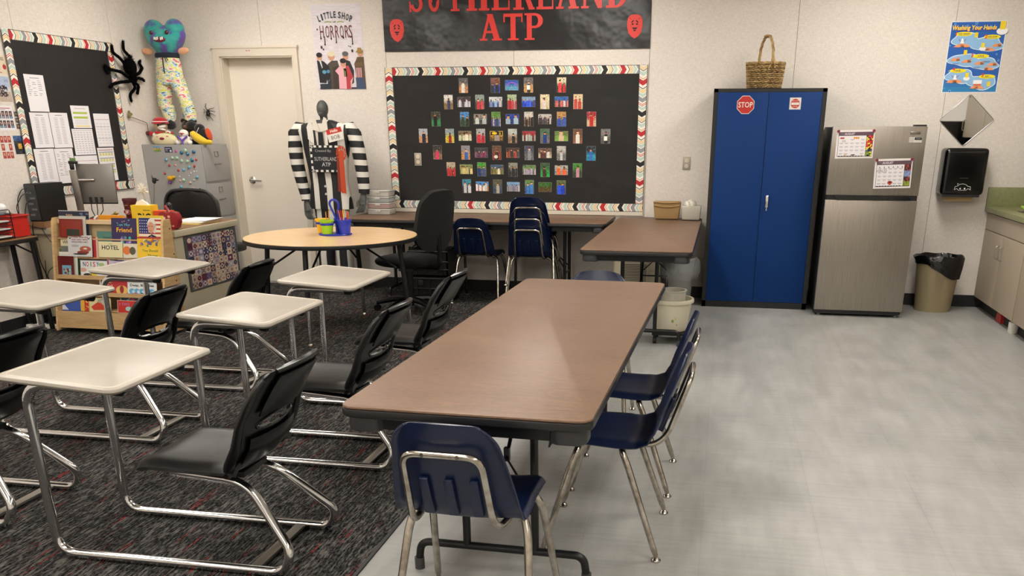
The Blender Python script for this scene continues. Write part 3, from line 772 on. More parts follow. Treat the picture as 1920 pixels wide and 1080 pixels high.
# banner with slab serif letters
t = thing('banner', 'glossy black banner with red lettering above the photo board', 'banner', (0, 0, 0))
BNX0, BNX1, BNZ = -3.172, -.720, 2.178
MB().box2((BNX0, BY-.012, BNZ), (BNX1, BY-.001, 2.80)).build('backing', M('glossy_black_paper', '141316', .22, spec=.5, bump=.7, bs=3.0, bd=.02), t)
RED = M('red_letter', 'd83a34', .42, spec=.4)
def arc(cx, cy, rx, ry, tx, ty, a0, a1, n=14):
    A = [math.radians(a0+(a1-a0)*i/n) for i in range(n+1)]
    return [(cx+math.cos(a)*rx, cy+math.sin(a)*ry) for a in A] + [(cx+math.cos(a)*(rx-tx), cy+math.sin(a)*(ry-ty)) for a in reversed(A)]
R4 = lambda x0, y0, x1, y1: [(x0, y0), (x1, y0), (x1, y1), (x0, y1)]
GL = {
 'A': [[(.08, 0), (.20, 0), (.52, 1), (.40, 1)], [(.34, 1), (.60, 1), (.92, 0), (.66, 0)], R4(.22, .28, .72, .37), R4(0, 0, .34, .07), R4(.55, 0, 1, .07)],
 'T': [R4(.37, 0, .63, 1), R4(0, .88, 1, 1), R4(0, .68, .07, 1), R4(.93, .68, 1, 1), R4(.22, 0, .78, .07)],
 'P': [R4(.12, 0, .38, 1), R4(0, 0, .52, .07), R4(0, .93, .5, 1), arc(.55, .72, .42, .28, .25, .09, -90, 90), R4(.3, .44, .56, .53), R4(.3, .91, .56, 1)],
 'U': [R4(.12, .3, .38, 1), R4(.70, .3, .84, 1), R4(0, .93, .5, 1), R4(.56, .93, 1, 1), arc(.48, .32, .36, .33, .2, .12, 180, 360)],
 'H': [R4(.10, 0, .36, 1), R4(.64, 0, .90, 1), R4(.3, .46, .7, .55), R4(0, 0, .46, .07), R4(.54, 0, 1, .07), R4(0, .93, .46, 1), R4(.54, .93, 1, 1)],
 'E': [R4(.12, 0, .38, 1), R4(0, 0, .98, .08), R4(0, .92, .94, 1), R4(.3, .46, .66, .54), R4(.91, 0, .98, .30), R4(.87, .72, .94, 1), R4(.62, .34, .68, .66)],
 'L': [R4(.12, 0, .38, 1), R4(0, 0, .98, .08), R4(0, .93, .52, 1), R4(.91, 0, .98, .34)],
 'N': [R4(.10, 0, .22, 1), R4(.80, 0, .92, 1), [(.10, 1), (.36, 1), (.92, 0), (.74, 0)], R4(0, 0, .34, .07), R4(0, .93, .3, 1), R4(.66, .93, 1, 1)],
 'D': [R4(.12, 0, .38, 1), R4(0, 0, .5, .08), R4(0, .92, .5, 1), arc(.45, .5, .52, .5, .26, .08, -90, 90)],
 'R': [R4(.12, 0, .38, 1), R4(0, 0, .5, .07), R4(0, .93, .5, 1), arc(.52, .74, .38, .26, .22, .08, -90, 90), R4(.3, .48, .54, .56), R4(.3, .92, .54, 1), [(.48, .50), (.70, .50), (.94, .07), (.74, 0)], R4(.72, 0, 1, .07)],
 'S': [arc(.50, .74, .42, .26, .24, .09, 40, 270), arc(.50, .26, .44, .26, .24, .09, -172, 90, 22), R4(.0, 0, .10, .34), R4(.86, .68, .94, .98), R4(.06, .0, .14, .08)]}
def letter(ch, x0, x1, z0, h):
    mb = MB()
    for i, p in enumerate(GL[ch]): mb.prism([(a*(x1-x0), b*h) for a, b in p], (x0, BY-.0125, z0), XP, ZP, .004+.0003*i)
    mb.build('letter', RED, t)
row1 = [-2.911, -2.735, -2.690, -2.49, -2.475, -2.31, -2.30, -2.11, -2.105, -1.92, -1.905, -1.70, -1.69, -1.52, -1.50, -1.30, -1.29, -1.09, -1.08, -.905]
row1 = [(-2.911, -2.776), (-2.745, -2.605), (-2.555, -2.41), (-2.375, -2.165), (-2.143, -1.975), (-1.945, -1.752), (-1.735, -1.58), (-1.56, -1.355), (-1.335, -1.135), (-1.115, -.917)]
for ch, (a_, b_) in zip('SUTHERLAND', row1): letter(ch, a_, b_, 2.502, .255)
for ch, (a_, b_) in zip('ATP', [(-2.26, -2.055), (-2.038, -1.862), (-1.845, -1.672)]): letter(ch, a_, b_, 2.258, .215)
for lx in (-3.042, -.858):
    mb = MB(); out = [(0, -.095), (.03, -.078), (.055, -.05), (.068, 0), (.066, .045), (.06, .07), (.045, .085), (.03, .093), (0, .095)]
    mb.prism(out + [(-x, y) for x, y in out[-2:0:-1]], (lx, BY-.0125, 2.352), XP, ZP, .004); lb = mb.build('lion_emblem', RED, t)
    a = Art((lx, BY-.017, 2.352), XP, ZP)
    for s in (-1, 1):
        a.poly([(s*.008, .045), (s*.014, .052), (s*.032, .034), (s*.026, .026), (s*.018, .034)], '14100f'); a.ell(s*.019, .018, .009, .007, '14100f')
        a.poly([(s*.034, .008), (s*.038, .01), (s*.026, -.012)], '14100f')
    a.poly([(-.024, -.008), (.024, -.008), (.014, -.022), (-.014, -.022)], '14100f'); a.poly([(-.012, -.026), (.012, -.026), (.006, -.038), (-.006, -.038)], '14100f')
    a.line([(-.05, .07), (-.03, .055)], .004, '8a1a18').line([(.05, .07), (.03, .055)], .004, '8a1a18')
    a.build('lion_face', lb)

# theatre poster with five people
w_, h_ = .492, .728
a = Art((-3.876, BY-.002, 1.858), XP, ZP, w_, h_, 'dcd6da', .0015)
random.seed(3)
a.up().grid(.004, .004, w_-.004, h_-.004, 10, 60, lambda i, j, u, v: jit('d6d0d6', .025))
a.up().rect(.03, .004, w_-.006, .02, '2a2a30')
K = w_/600; py = lambda y: h_-(y-35)*h_/985; px = lambda x: (x-30)*w_/590
def pp(pts, c): a.poly([(px(x), py(y)) for x, y in pts], c)
def body(c, pts, hair, head, hr=(32, 45), skin='c99478'):
    a.up(.0002); pp(pts, c); a.up(.0002); a.ell(px(head[0]), py(head[1]), hr[0]*w_/590, hr[1]*h_/985, skin); a.up(.0002)
    a.ell(px(head[0]), py(head[1]-hr[1]*.55), hr[0]*1.12*w_/590, hr[1]*.62*h_/985, hair)
body('4a4238', [(180, 720), (230, 680), (300, 680), (320, 760), (300, 1010), (190, 1010)], 'd9cdb0', (230, 630), (42, 50))
body('3a2e26', [(235, 760), (300, 740), (320, 1010), (235, 1010)], 'd9cdb0', (230, 630), (38, 46))
body('24242a', [(350, 720), (400, 670), (450, 690), (490, 800), (480, 940), (370, 1010)], '5a5a5c', (400, 630), (34, 48))
body('5a4630', [(500, 720), (540, 640), (615, 640), (622, 1015), (505, 1010), (510, 840)], '8a6f3c', (578, 600), (34, 40))
a.up(.0002); pp([(515, 765), (580, 765), (585, 880), (510, 880)], '9a3a48'); pp([(505, 880), (600, 880), (615, 1015), (510, 1015)], '3a4a66'); a.up(.0002)
pp([(500, 712), (600, 700), (605, 750), (500, 745)], '6a5230'); pp([(520, 590), (610, 580), (600, 560), (590, 535), (550, 535), (545, 565)], '9a7a3a')
for i in range(4): pp([(518+i*18, 765), (524+i*18, 765), (524+i*18, 878), (518+i*18, 878)], 'd8d0cc')
body('1c1c22', [(55, 680), (80, 665), (140, 690), (190, 740), (205, 860), (160, 950), (70, 950)], '17130f', (88, 640), (32, 48))
a.up(.0002); pp([(80, 670), (104, 672), (118, 760), (110, 770)], 'c8ccd2'); pp([(70, 950), (160, 950), (205, 880), (200, 1015), (75, 1015)], '28303e'); pp([(70, 940), (150, 945), (160, 900), (165, 950), (70, 955)], 'd8d8dc')
a.ell(px(134), py(812), 25*w_/590, 22*h_/985, '5a98b8').ell(px(182), py(806), 20*w_/590, 20*h_/985, '4a88a8')
body('e3a9b4', [(265, 800), (330, 740), (400, 740), (475, 880), (440, 1015), (300, 1010), (305, 850)], '1c1816', (368, 710), (34, 48))
a.up(.0002); pp([(395, 745), (430, 740), (478, 870), (440, 920), (440, 1015), (390, 1015)], 'b23a44'); pp([(365, 770), (400, 770), (405, 870), (370, 870)], '6a7040'); a.rect(px(342), py(708), px(396), py(690), '0c0c0c')
a.rect(px(375), py(800), px(392), py(775), 'e8e4e0')
a.up(.0004)
N1 = 'LITTLE SHOP'; xs = [118, 158, 186, 222, 262, 298, 0, 348, 392, 434, 474]; ww = [26, 18, 30, 30, 26, 28, 0, 34, 34, 34, 30]
for ch, x, wd in zip(N1, xs, ww):
    if ch == ' ': continue
    k = (x+wd/2-312)/200; yb_ = 190+55*k*k
    a.text(ch, px(x), py(yb_), .052, '26303c', w=wd*w_/590, bold=.03, rot=-k*.32)
a.text('OF', px(300), py(250), .016, '6a7a50', al='c', bold=.01).line([(px(185), py(240)), (px(220), py(232)), (px(265), py(240))], .006, '8a9a48').line([(px(335), py(240)), (px(370), py(232)), (px(415), py(244))], .006, '8a9a48')
for i, (ch, x) in enumerate(zip('HORRORS', [122, 188, 246, 302, 358, 418, 462])):
    a.text(ch, px(x), py(418), .106, '6a2a34', w=(44 if i < 6 else 42)*w_/590, bold=.0)
for x, y0, y1 in ((128, 400, 425), (171, 400, 495), (250, 410, 430), (308, 400, 472), (395, 400, 420), (497, 400, 490)): a.rect(px(x-4), py(y1), px(x+5), py(y0), '3a1a24').ell(px(x), py(y1), .007, .008, '3a1a24')
for x, y, r_ in ((126, 525, 12), (147, 550, 8), (92, 320, 8), (488, 570, 12), (450, 515, 5), (470, 520, 5)): a.ell(px(x), py(y), r_*K, r_*K*1.4, '3a1a24')
tag(a.build('theatre_poster'), 'LITTLE SHOP OF HORRORS poster of five costumed people, right of the closet door', 'poster')

# hand washing poster
w_, h_ = .435, .545
a = Art((1.765, BY-.002, 1.803), XP, ZP, w_, h_, 'eef0f2', .0015)
a.up().rect(.006, .006, w_-.006, h_-.006, '2a62b8')
a.up(.0002).grid(.007, .007, w_-.007, .12, 12, 3, lambda i, j, u, v: mix('2f8ac0', '2a66ba', v))
q = lambda x, y: ((x-30)/.64/1000*w_*.64/.64*.0 + 0, 0)
def W(x, y):      # photo-of-poster pixels (sheared) to poster metres
    v = (y-97)/830; x0 = 148-118*v; return ((x-x0)/648*w_, (1-v)*h_)
def blob(pts, c): a.poly([W(*p) for p in pts], c)
random.seed(5)
for i in range(46):
    x, y = random.random()*w_*.94+.012, random.random()*h_*.95+.012
    if .06 < x < w_-.06 and .09 < y < h_-.07 and random.random() < .75: continue
    r_ = random.uniform(.004, .012); a.up(.00002).ell(x, y, r_, r_, '8cc4ee', 12).up(.00002).ell(x, y, r_*.66, r_*.66, '2a66ba', 12)
a.up(.0002)
for c, g in (('dff0fb', 0), ('8fbfe8', 9)):
    def BL(cx, cy, rx, ry): 
        P_ = []
        for i in range(30):
            an = 2*PI*i/30; k = 1+.10*math.sin(3*an+cx)+.05*math.sin(5*an); P_.append(W(cx+math.cos(an)*(rx*k-g), cy+math.sin(an)*(ry*k-g)))
        a.z += .00004; a.poly(P_, c)
    BL(320, 310, 165, 85); BL(565, 365, 185, 85); BL(300, 545, 190, 75); BL(540, 590, 160, 75); BL(250, 735, 170, 85); BL(500, 805, 175, 85)
    a.up(.0002)
for x, y, l in ((292, 243, 'WET HANDS'), (620, 280, 'ADD SOAP'), (490, 500, 'SCRUB'), (225, 668, 'RINSE'), (565, 738, 'DRY')):
    p = W(x, y); a.up(.0001).ell(p[0], p[1], .066, .017, 'f2e22c').up(.0002); a.text(l, p[0], p[1]-.004, .011, '1a2a5a', al='c', bold=.02).line([(p[0]-.04, p[1]-.009), (p[0]+.04, p[1]-.009)], .002, '5a6a5a')
for x, y, l in ((195, 262, '1'), (530, 295, '2'), (375, 510, '3'), (158, 668, '4'), (498, 740, '5')):
    p = W(x, y); a.text(l, p[0], p[1], .028, 'e03a1c', bold=.03)
def hands(x, y, s=1, fl=1, c='f0a070'):
    p = W(x, y); k = .028*s
    a.up(.0001); a.poly([(p[0]-k*1.5*fl, p[1]-k*.5), (p[0]-k*.3*fl, p[1]+k*.35), (p[0]+k*.5*fl, p[1]+k*.1), (p[0]+k*1.4*fl, p[1]-k*.1), (p[0]+k*1.4*fl, p[1]-k*.45), (p[0], p[1]-k*.6)], c)
    for i in range(4): a.line([(p[0]+k*.4*fl, p[1]+k*(.2-.2*i)), (p[0]+k*1.35*fl, p[1]+k*(.45-.3*i))], k*.16, c)
for x, y, f_ in ((235, 370, 1), (310, 370, -1), (600, 415, -1), (670, 370, 1), (190, 530, 1), (320, 550, 1), (470, 575, 1), (590, 640, -1), (620, 590, 1), (145, 785, 1), (225, 785, -1), (425, 855, 1), (475, 855, -1)): hands(x, y, 1, f_)
for x, y in ((268, 320), (185, 740)):
    p = W(x, y); a.up(.0001).poly([(p[0]-.012, p[1]-.02), (p[0]+.02, p[1]-.02), (p[0]+.006, p[1]+.018), (p[0]-.002, p[1]+.018)], 'f4f6fa').line([(p[0]-.026, p[1]+.012), (p[0]-.008, p[1]-.008)], .005, '8a5ab0').line([(p[0]+.03, p[1]+.012), (p[0]+.014, p[1]-.008)], .005, '8a5ab0')
for x, y in ((435, 255), (512, 375), (310, 455), (330, 720), (585, 825), (740, 150)):
    p = W(x, y); k = 1.7 if y == 150 else 1; a.up(.0001)
    if y not in (255, 455, 825): a.ell(p[0], p[1]-.026*k, .026*k, .016*k, 'f6f8fb')
    a.up(.0001).rect(p[0]-.013*k, p[1]-.018*k, p[0]+.013*k, p[1]+.018*k, 'f2d630')
p = W(455, 800); a.up(.0001).rect(p[0]-.034, p[1]-.016, p[0]+.034, p[1]+.014, 'f4f6fa').rect(p[0]-.03, p[1]-.026, p[0]+.03, p[1]-.016, 'd8643a')
for x, y in ((195, 580), (440, 628), (560, 560)):
    p = W(x, y); a.line([(p[0]-.028, p[1]), (p[0]+.028, p[1])], .0022, '3a5aa0').line([(p[0]-.022, p[1]-.006), (p[0]+.022, p[1]-.006)], .0022, '3a5aa0')
a.up(.0003); a.text('Washing Your Hands', .0125, .4785, .034, 'c8482a', w=.345, bold=.045, shear=.1); a.up(.0003); a.text('Washing Your Hands', .0115, .481, .032, 'f6e468', w=.345, bold=.025, shear=.1)
tag(a.build('hygiene_poster', None, GLOSS), 'blue Washing Your Hands poster on the back wall above the diamond mirror', 'poster')

# diamond mirror
t = thing('wall_mirror', 'small diamond shaped mirror hanging between the blue poster and towel dispenser', 'mirror', (2.0, BY, 1.587))
mb = MB(); D = .213; P_ = []
for k in range(4):
    a_ = k*PI/2; 
    for j in (-1, 0, 1):
        a2 = a_ + j*.05; P_.append((math.cos(a2)*D*(1 if j == 0 else .985)-(0), math.sin(a2)*D*(1 if j == 0 else .985)*.94))
mb.prism(P_, (0, -.001, 0), XP, ZP, .005); mb.build('glass', M('mirror_glass', 'd8dadb', .02, 1), t)
mb = MB(); mb.tube([(p[0], -.006, p[1]) for p in P_], .0025, n=6, closed=True); mb.cyl((0, -.009, .185), (0, -.004, .185), .006, n=10); mb.build('rim', M('steel_rim', '8a8a8c', .3, 1), t)

# towel dispenser
t = thing('towel_dispenser', 'black paper towel dispenser on the wall above the waste bin', 'towel dispenser', (2.005, BY, 0))
DB = M('gloss_black', '0b0b0d', .16, spec=.6)
def dsp(z0, z1, w, d, bv): return MB().box((0, -d/2, (z0+z1)/2), (w, d, z1-z0), bev=bv, seg=4)
dsp(.985, 1.366, .352, .20, .04).build('cover', DB, t)
MB().box((0, -.202, 1.125), (.07, .004, .006), bev=.002).build('latch', M('grey_plastic'), t)
MB().box((0, -.10, .984), (.30, .17, .03)).build('chute', M('grey_plastic'), t)
pt = MB().box((-.005, -.125, .955), (.235, .002, .045)).build('paper_towel', M('kraft_paper', 'b89c6c', .9), t)
a = Art((0, -.2025, 1.045), XP, ZP)
pts = [(-.065, -.015), (-.06, .012), (-.04, .015), (-.025, .03), (0, .034), (.025, .028), (.04, .014), (.062, .012), (.066, -.015), (.045, -.004), (.03, -.018), (-.03, -.018), (-.045, -.004), (-.065, -.015)]
a.line(pts, .003, 'd8d8d8').line([(-.03, .03), (-.045, .038), (-.04, .015)], .0025, 'd8d8d8'); a.ell(-.018, -.005, .006, .007, 'e8e8e8').ell(.018, -.005, .006, .007, 'e8e8e8')
a.build('drawn_doodle', t)

# ------------------------------ left wall: paper board, sheets, spiders
t = thing('bulletin_board', 'black notice board with chevron border and white sheets on the left wall', 'bulletin board')
LY0, LY1, LZ0, LZ1 = 6.415, 7.70, .985, 2.218; xb = LX+.012
MB().box2((LX+.001, LY0+.01, LZ0+.01), (xb, LY1-.01, LZ1-.01)).build('paper_panel', BP, t)
w_ = .075; xs_ = xb+.0018
chevrons('border_strip', (xs_, LY0+w_, LZ1-w_), YP, ZP, LY1-LY0-w_, w_, t)
chevrons('border_strip', (xs_, LY1, LZ0+w_), -YP, -ZP, LY1-LY0, w_, t, ph=.4)
chevrons('border_strip', (xs_, LY0+w_, LZ0+w_), ZP, -YP, LZ1-LZ0-w_, w_, t, ph=.2)
chevrons('border_strip', (xs_, LY1-w_, LZ1-w_), -ZP, YP, LZ1-LZ0-2*w_, w_, t, ph=.9)
def sheet(y0, y1, z0, z1, kind, label):
    w_, h_ = y1-y0, z1-z0
    a = Art((-0, -w_/2, -h_/2), YP, ZP, w_, h_, 'e6e4e8', .001); a.up(.0003); random.seed(int(y0*1000+z0*100))
    if kind == 'text':
        a.rect(w_*.28, h_*.9, w_*.75, h_*.915, '6a6a78'); cols = (.1, .36, .64)
        for j in range(9 if z1 > 1.8 else 13):
            y = h_*(.83-.05*j)
            for c in cols:
                if random.random() < .85: a.rect(w_*c, y, w_*(c+random.uniform(.1, .22)), y+.004, random.choice(['8a8a94', 'a0a0aa', '9494a0']))
    if kind == 'list':
        a.rect(w_*.3, h_*.92, w_*.7, h_*.935, '5a5a66')
        for j in range(17):
            y = h_*(.84-.045*j)
            for c in (.22, .55): a.rect(w_*c, y, w_*(c+.2), y+.0035, 'a0a0aa')
    if kind == 'green':
        a.rect(w_*.2, h_*.86, w_*.8, h_*.885, 'a8a890'); a.rect(w_*.08, h_*.63, w_*.86, h_*.72, 'a9c052'); a.rect(w_*.08, h_*.42, w_*.86, h_*.52, 'a9c052'); a.rect(w_*.1, h_*.06, w_*.9, h_*.11, 'e4d478')
        for j in range(3): a.rect(w_*.1, h_*(.18+.08*j), w_*.85, h_*(.195+.08*j), 'b0b0b8')
    if kind == 'table':
        for j in range(10):
            for i in range(6): a.rect(w_*(.08+.15*i), h_*(.08+.085*j), w_*(.08+.15*i)+w_*.09, h_*(.08+.085*j)+.004, '9a9aa6')
        a.rect(w_*.05, h_*.93, w_*.95, h_*.94, '6a6a76')
    if kind == 'cal':
        a.rect(w_*.06, h_*.92, w_*.94, h_*.94, '9a5a50')
        for j in range(4):
            a.rect(w_*.06, h_*(.22+.18*j)+.028, w_*.94, h_*(.22+.18*j)+.033, '5a6a9a')
            for i in range(5): a.rect(w_*(.08+.175*i), h_*(.22+.18*j), w_*(.08+.175*i)+w_*.13, h_*(.22+.18*j)+.025, 'd0cc88')
        for j in range(3): a.rect(w_*.1, h_*(.06+.04*j), w_*.8, h_*(.06+.04*j)+.003, '9a9aa6')
    if kind == 'rule':
        a.rect(w_*.05, h_*.82, w_*.95, h_*.83, '9a4a4a').rect(w_*.05, h_*.6, w_*.95, h_*.607, '7a7a84').rect(w_*.05, h_*.25, w_*.95, h_*.257, '7a7a84')
        for j in range(8):
            for i in range(4): a.rect(w_*(.1+.22*i), h_*(.1+.085*j), w_*(.1+.22*i)+w_*.12, h_*(.1+.085*j)+.003, 'a8a8b2')
    o = a.build('paper_sheet'); o.location = (xb+.0012, (y0+y1)/2, (z0+z1)/2); tag(o, label, 'paper', 'sheets pinned to the left notice board')
sheet(6.556, 6.769, 1.636, 1.908, 'text', 'topmost white sheet at the left of the black notice board')
sheet(6.536, 6.745, 1.363, 1.628, 'list', 'first white sheet of the middle row, directly below the topmost one')
sheet(6.752, 6.966, 1.359, 1.630, 'list', 'second white sheet from the left in the middle row of the notice board')
sheet(7.021, 7.248, 1.513, 1.690, 'green', 'white sheet with two lime green bars on the notice board')
sheet(6.985, 7.245, 1.297, 1.506, 'table', 'white sheet full of columns, directly below the one with green bars')
sheet(7.291, 7.498, 1.358, 1.631, 'rule', 'upper of the two rightmost sheets on the notice board')
sheet(6.505, 6.729, 1.091, 1.355, 'list', 'bottom left white sheet of the notice board')
sheet(6.735, 6.951, 1.080, 1.353, 'text', 'second sheet in the bottom row, partly behind the monitor')
sheet(6.961, 7.248, 1.056, 1.290, 'rule', 'bottom sheet with a red line behind the top of the monitor')
sheet(7.266, 7.486, 1.071, 1.349, 'cal', 'lower right sheet with a blocky yellow calendar table on the notice board')
def lw(y0, y1, z0, z1, base, name, label, cat, fn):
    w_, h_ = y1-y0, z1-z0; a = Art((0, -w_/2, -h_/2), YP, ZP, w_, h_, base, .001); a.up(.0003); fn(a, w_, h_)
    o = a.build(name); o.location = (LX+.0012, (y0+y1)/2, (z0+z1)/2); tag(o, label, cat)
def f_(a, w, h):
    for s_, y in (('HEROES', .72), ('CAPES', .45), ('TEACH', .2)): a.text({'HEROES': 'HEROES', 'CAPES': 'ES,', 'TEACH': 'ACH'}[s_], w*.86 if s_ == 'HEROES' else w*.62, h*y, h*.16, '3a3430', al='r', bold=.01)
    a.ell(w*.84, h*.38, .018, .018, 'b02a30').rect(w*.83, h*.5, w*.85, h*.58, '4a3420'); a.rect(w*.5, h*.06, w*.68, h*.10, 'b02a30')
lw(6.205, 6.425, 1.896, 2.03, 'd9ccb4', 'paper_sign', 'cream paper sign with a red apple high on the left wall', 'sign', f_)
random.seed(11)
def f_(a, w, h):
    a.grid(.003, .003, w-.003, h-.003, 26, 20, lambda i, j, u, v: jit('a8b8d4' if v > .62 else 'b8a898' if v < .42 else 'c8ccd4', .04) if not (.55 < u < .9 and .2 < v < .66 and random.random() < .75) else jit('3a3034', .12))
    a.up().text('ATC', w*.8, h*.78, h*.08, '2a3a6a')
lw(6.162, 6.404, 1.698, 1.881, 'd0ccc8', 'photo_print', 'large beach photo of a group by a bicycle on the left wall', 'photo', f_)
def f_(a, w, h):
    a.rect(w*.2, h*.88, w*.92, h*.91, 'a84a50').rect(w*.4, h*.82, w*.7, h*.84, '8a8a90')
    for j in range(2):
        for i in range(6):
            x, y = w*(.04+.157*i), h*(.1+.38*j); a.rect(x, y, x+w*.12, y+h*.30, '22222a'); a.up(.0001); a.ell(x+w*.06, y+h*.19, w*.033, h*.07, 'b8887a'); a.rect(x+w*.02, y, x+w*.10, y+h*.1, random.choice(['7a98b8', '9a9aa8', '8a3a48']))
lw(6.14, 6.38, 1.495, 1.673, 'e4e2e6', 'photo_sheet', 'white sheet of small portrait photos on the left wall', 'paper', f_)
def f_(a, w, h):
    for j in range(3): a.rect(w*.1, h*(.04+.33*j), w*.9, h*(.3+.33*j), '4a4648'); a.up(.0001).ell(w*.5, h*(.18+.33*j), w*.2, h*.07, 'b89080')
lw(6.386, 6.443, 1.501, 1.636, 'c8c4bc', 'photo_strip', 'narrow strip of three small photos beside the chevron border', 'photo', f_)
def f_(a, w, h):
    for j in range(3):
        for i in range(3):
            if i == 1 and j == 1: a.rect(w*.34, h*.34, w*.66, h*.66, 'dcd8d4'); continue
            x, y = w*(.03+.33*i), h*(.03+.33*j); a.rect(x, y, x+w*.28, y+h*.28, 'a8463c'); a.up(.0001).ell(x+w*.14, y+h*.17, w*.07, h*.07, 'd8a084')
lw(6.191, 6.306, 1.287, 1.461, 'e0dcd8', 'photo_collage', 'square collage of red portraits low on the left wall', 'photo', f_)
def f_(a, w, h): a.grid(.002, .002, w-.002, h-.002, 10, 14, lambda i, j, u, v: jit('c89a3a' if (.4 < u < .8 and .3 < v < .6) else ('3a5a8a' if v > .7 else '2a2a30'), .1))
lw(6.328, 6.425, 1.319, 1.458, 'b8b8b8', 'photo_print', 'small blue and black photo right of the red portrait collage', 'photo', f_)

# big hairy spider
random.seed(9)
t = thing('toy_spider', 'big fuzzy black toy spider clinging beside the notice board', 'decoration')
FUZ = M('black_fur', '040404', 1, spec=.1)
def fuzz(mb, pts, rad, nper, ln):
    pts = [Vector(p) for p in pts]
    for a_, b_ in zip(pts, pts[1:]):
        for _ in range(int((b_-a_).length*nper)):
            p = a_.lerp(b_, random.random()); d_ = Vector((random.uniform(-.3, 1), random.uniform(-1, 1), random.uniform(-1, 1))).normalized()
            q0 = p + d_*rad*.7; ln_ = ln; q1 = p + d_*(rad+ln*random.uniform(.5, 1.2)) + Vector((0, 0, random.uniform(-ln, ln)*.3)); s_ = d_.orthogonal().normalized()*.0022
            mb.face([mb.bm.verts.new(q0-s_), mb.bm.verts.new(q0+s_), mb.bm.verts.new(q1)])
X_ = LX
mb = MB(); mb.ball((X_+.09, 7.80, 2.03), (.06, .055, .075)); fuzz(mb, [(X_+.09, 7.79, 2.09), (X_+.09, 7.80, 1.97)], .055, 6000, .014); mb.build('abdomen', FUZ, t)
mb = MB(); mb.ball((X_+.08, 7.83, 1.935), (.04, .038, .04)); fuzz(mb, [(X_+.08, 7.83, 1.95), (X_+.08, 7.83, 1.92)], .036, 9000, .010); mb.build('head', FUZ, t)
for P_ in ([(7.85, 2.01), (7.87, 2.12), (7.83, 2.17), (7.845, 2.25)], [(7.80, 2.02), (7.72, 2.10), (7.67, 2.14), (7.675, 2.20)], [(7.79, 1.94), (7.70, 1.985), (7.60, 2.0), (7.53, 2.03), (7.56, 1.96)], [(7.79, 1.91), (7.68, 1.90), (7.60, 1.88), (7.55, 1.85)],
           [(7.84, 1.90), (7.88, 1.86), (7.82, 1.80), (7.83, 1.74)], [(7.87, 1.90), (7.93, 1.88), (7.94, 1.82), (7.93, 1.81)], [(7.87, 1.93), (7.94, 1.945), (8.05, 1.94), (8.07, 1.925)], [(7.87, 1.96), (7.97, 1.99), (8.07, 2.04), (8.03, 2.08), (8.06, 2.10)]):
    Q = [(X_+(.07 if i == 0 else .06 if i == 1 else .03), y, z) for i, (y, z) in enumerate(P_)]
    mb = MB(); mb.tube(Q, [.013]*(len(Q)-1)+[.01], fil=.03, n=8); fuzz(mb, Q, .010, 2600, .010); mb.build('leg', FUZ, t)
t = thing('toy_spider', 'small smooth black plastic spider on the wall left of the closet door', 'decoration', (-5.03, BY, 1.655))
BK2 = M('spider_plastic', '18191a', .4)
MB().ball((0, -.03, -.012), (.02, .018, .024)).build('abdomen', BK2, t); MB().ball((.002, -.03, .02), .013).build('head', BK2, t)
for i, (x, z) in enumerate([(-.025, .085), (.055, .045), (.062, .01), (.03, -.075), (-.06, .035), (-.06, -.01), (-.03, -.07), (.06, -.03)]):
    MB().tube([(0, -.03, .0), (x*.55, -.045, z*.5+.012), (x, -.003, z)], [.004, .0035, .002], n=6).build('leg', BK2, t)
# ============================================================ LEFT CORNER
GMET = M('grey_cabinet_paint', '9b9a98', .45, .1, bump=.05, bs=200)
t = thing('file_cabinet', 'grey four drawer file cabinet in the corner, magnets on its side', 'file cabinet', (-5.14, 8.15, .006))
MB().box2((-.305, -.23, 0), (.30, .23, 1.362), bev=.004).build('body', GMET, t)
for i in range(4):
    z1 = 1.335-.325*i; d = MB().box2((.301, -.215, z1-.305), (.313, .215, z1), bev=.003).build('drawer', GMET, t)
    mb = MB(); zz = z1-.06
    for a_, b_ in (((-.04, .02), (.04, .024)), ((-.04, -.024), (.04, -.02)), ((-.04, -.024), (-.036, .024)), ((.036, -.024), (.04, .024))): mb.box2((.313, a_[0]*.8, zz+a_[1]), (.317, b_[0]*.8, zz+b_[1]))
    mb.build('label_holder', M('dull_steel', '8a867e', .35, .9), d)
    MB().tube([(.313, -.05, z1-.15), (.335, -.045, z1-.15), (.335, .045, z1-.15), (.313, .05, z1-.15)], .006, fil=.012, n=8).build('handle', M('dull_steel'), d)
MB().cyl((.313, -.17, 1.348), (.318, -.17, 1.348), .008, n=12).build('lock', M('dull_steel'), t)
MG = [('pink', 'b0508a', .013, [(-5.1, 1.309)]), ('dark teal', '1f6488', .017, [(-5.044, 1.297), (-4.983, 1.285), (-4.917, 1.306), (-4.947, 1.231)]), ('pale green', '9cc0a4', .016, [(-5.002, 1.316), (-5.148, 1.248), (-5.099, 1.248), (-5.054, 1.223), (-4.996, 1.219), (-5.063, 1.049)]),
      ('light blue', '6aa2bc', .015, [(-5.214, 1.233), (-4.987, 1.168), (-5.048, 1.142), (-4.918, 1.079), (-5.1, .989), (-5.026, .969)]), ('red', 'a83038', .012, [(-4.903, 1.236), (-5.189, 1.182), (-4.931, 1.177), (-5.104, 1.138), (-5.25, 1.108)]),
      ('pale pink', 'c8a098', .012, [(-5.127, 1.185), (-4.997, 1.027), (-4.974, .973), (-5.101, 1.043)]), ('clear', 'b8b8a8', .010, [(-4.954, 1.051)]), ('small silver', 'd0d0d0', .006, [(-5.1, 1.082), (-5.002, 1.091), (-4.976, 1.115), (-4.941, 1.13), (-4.914, 1.131)]), ('black', '1a1a24', .011, [(-4.905, .969)])]
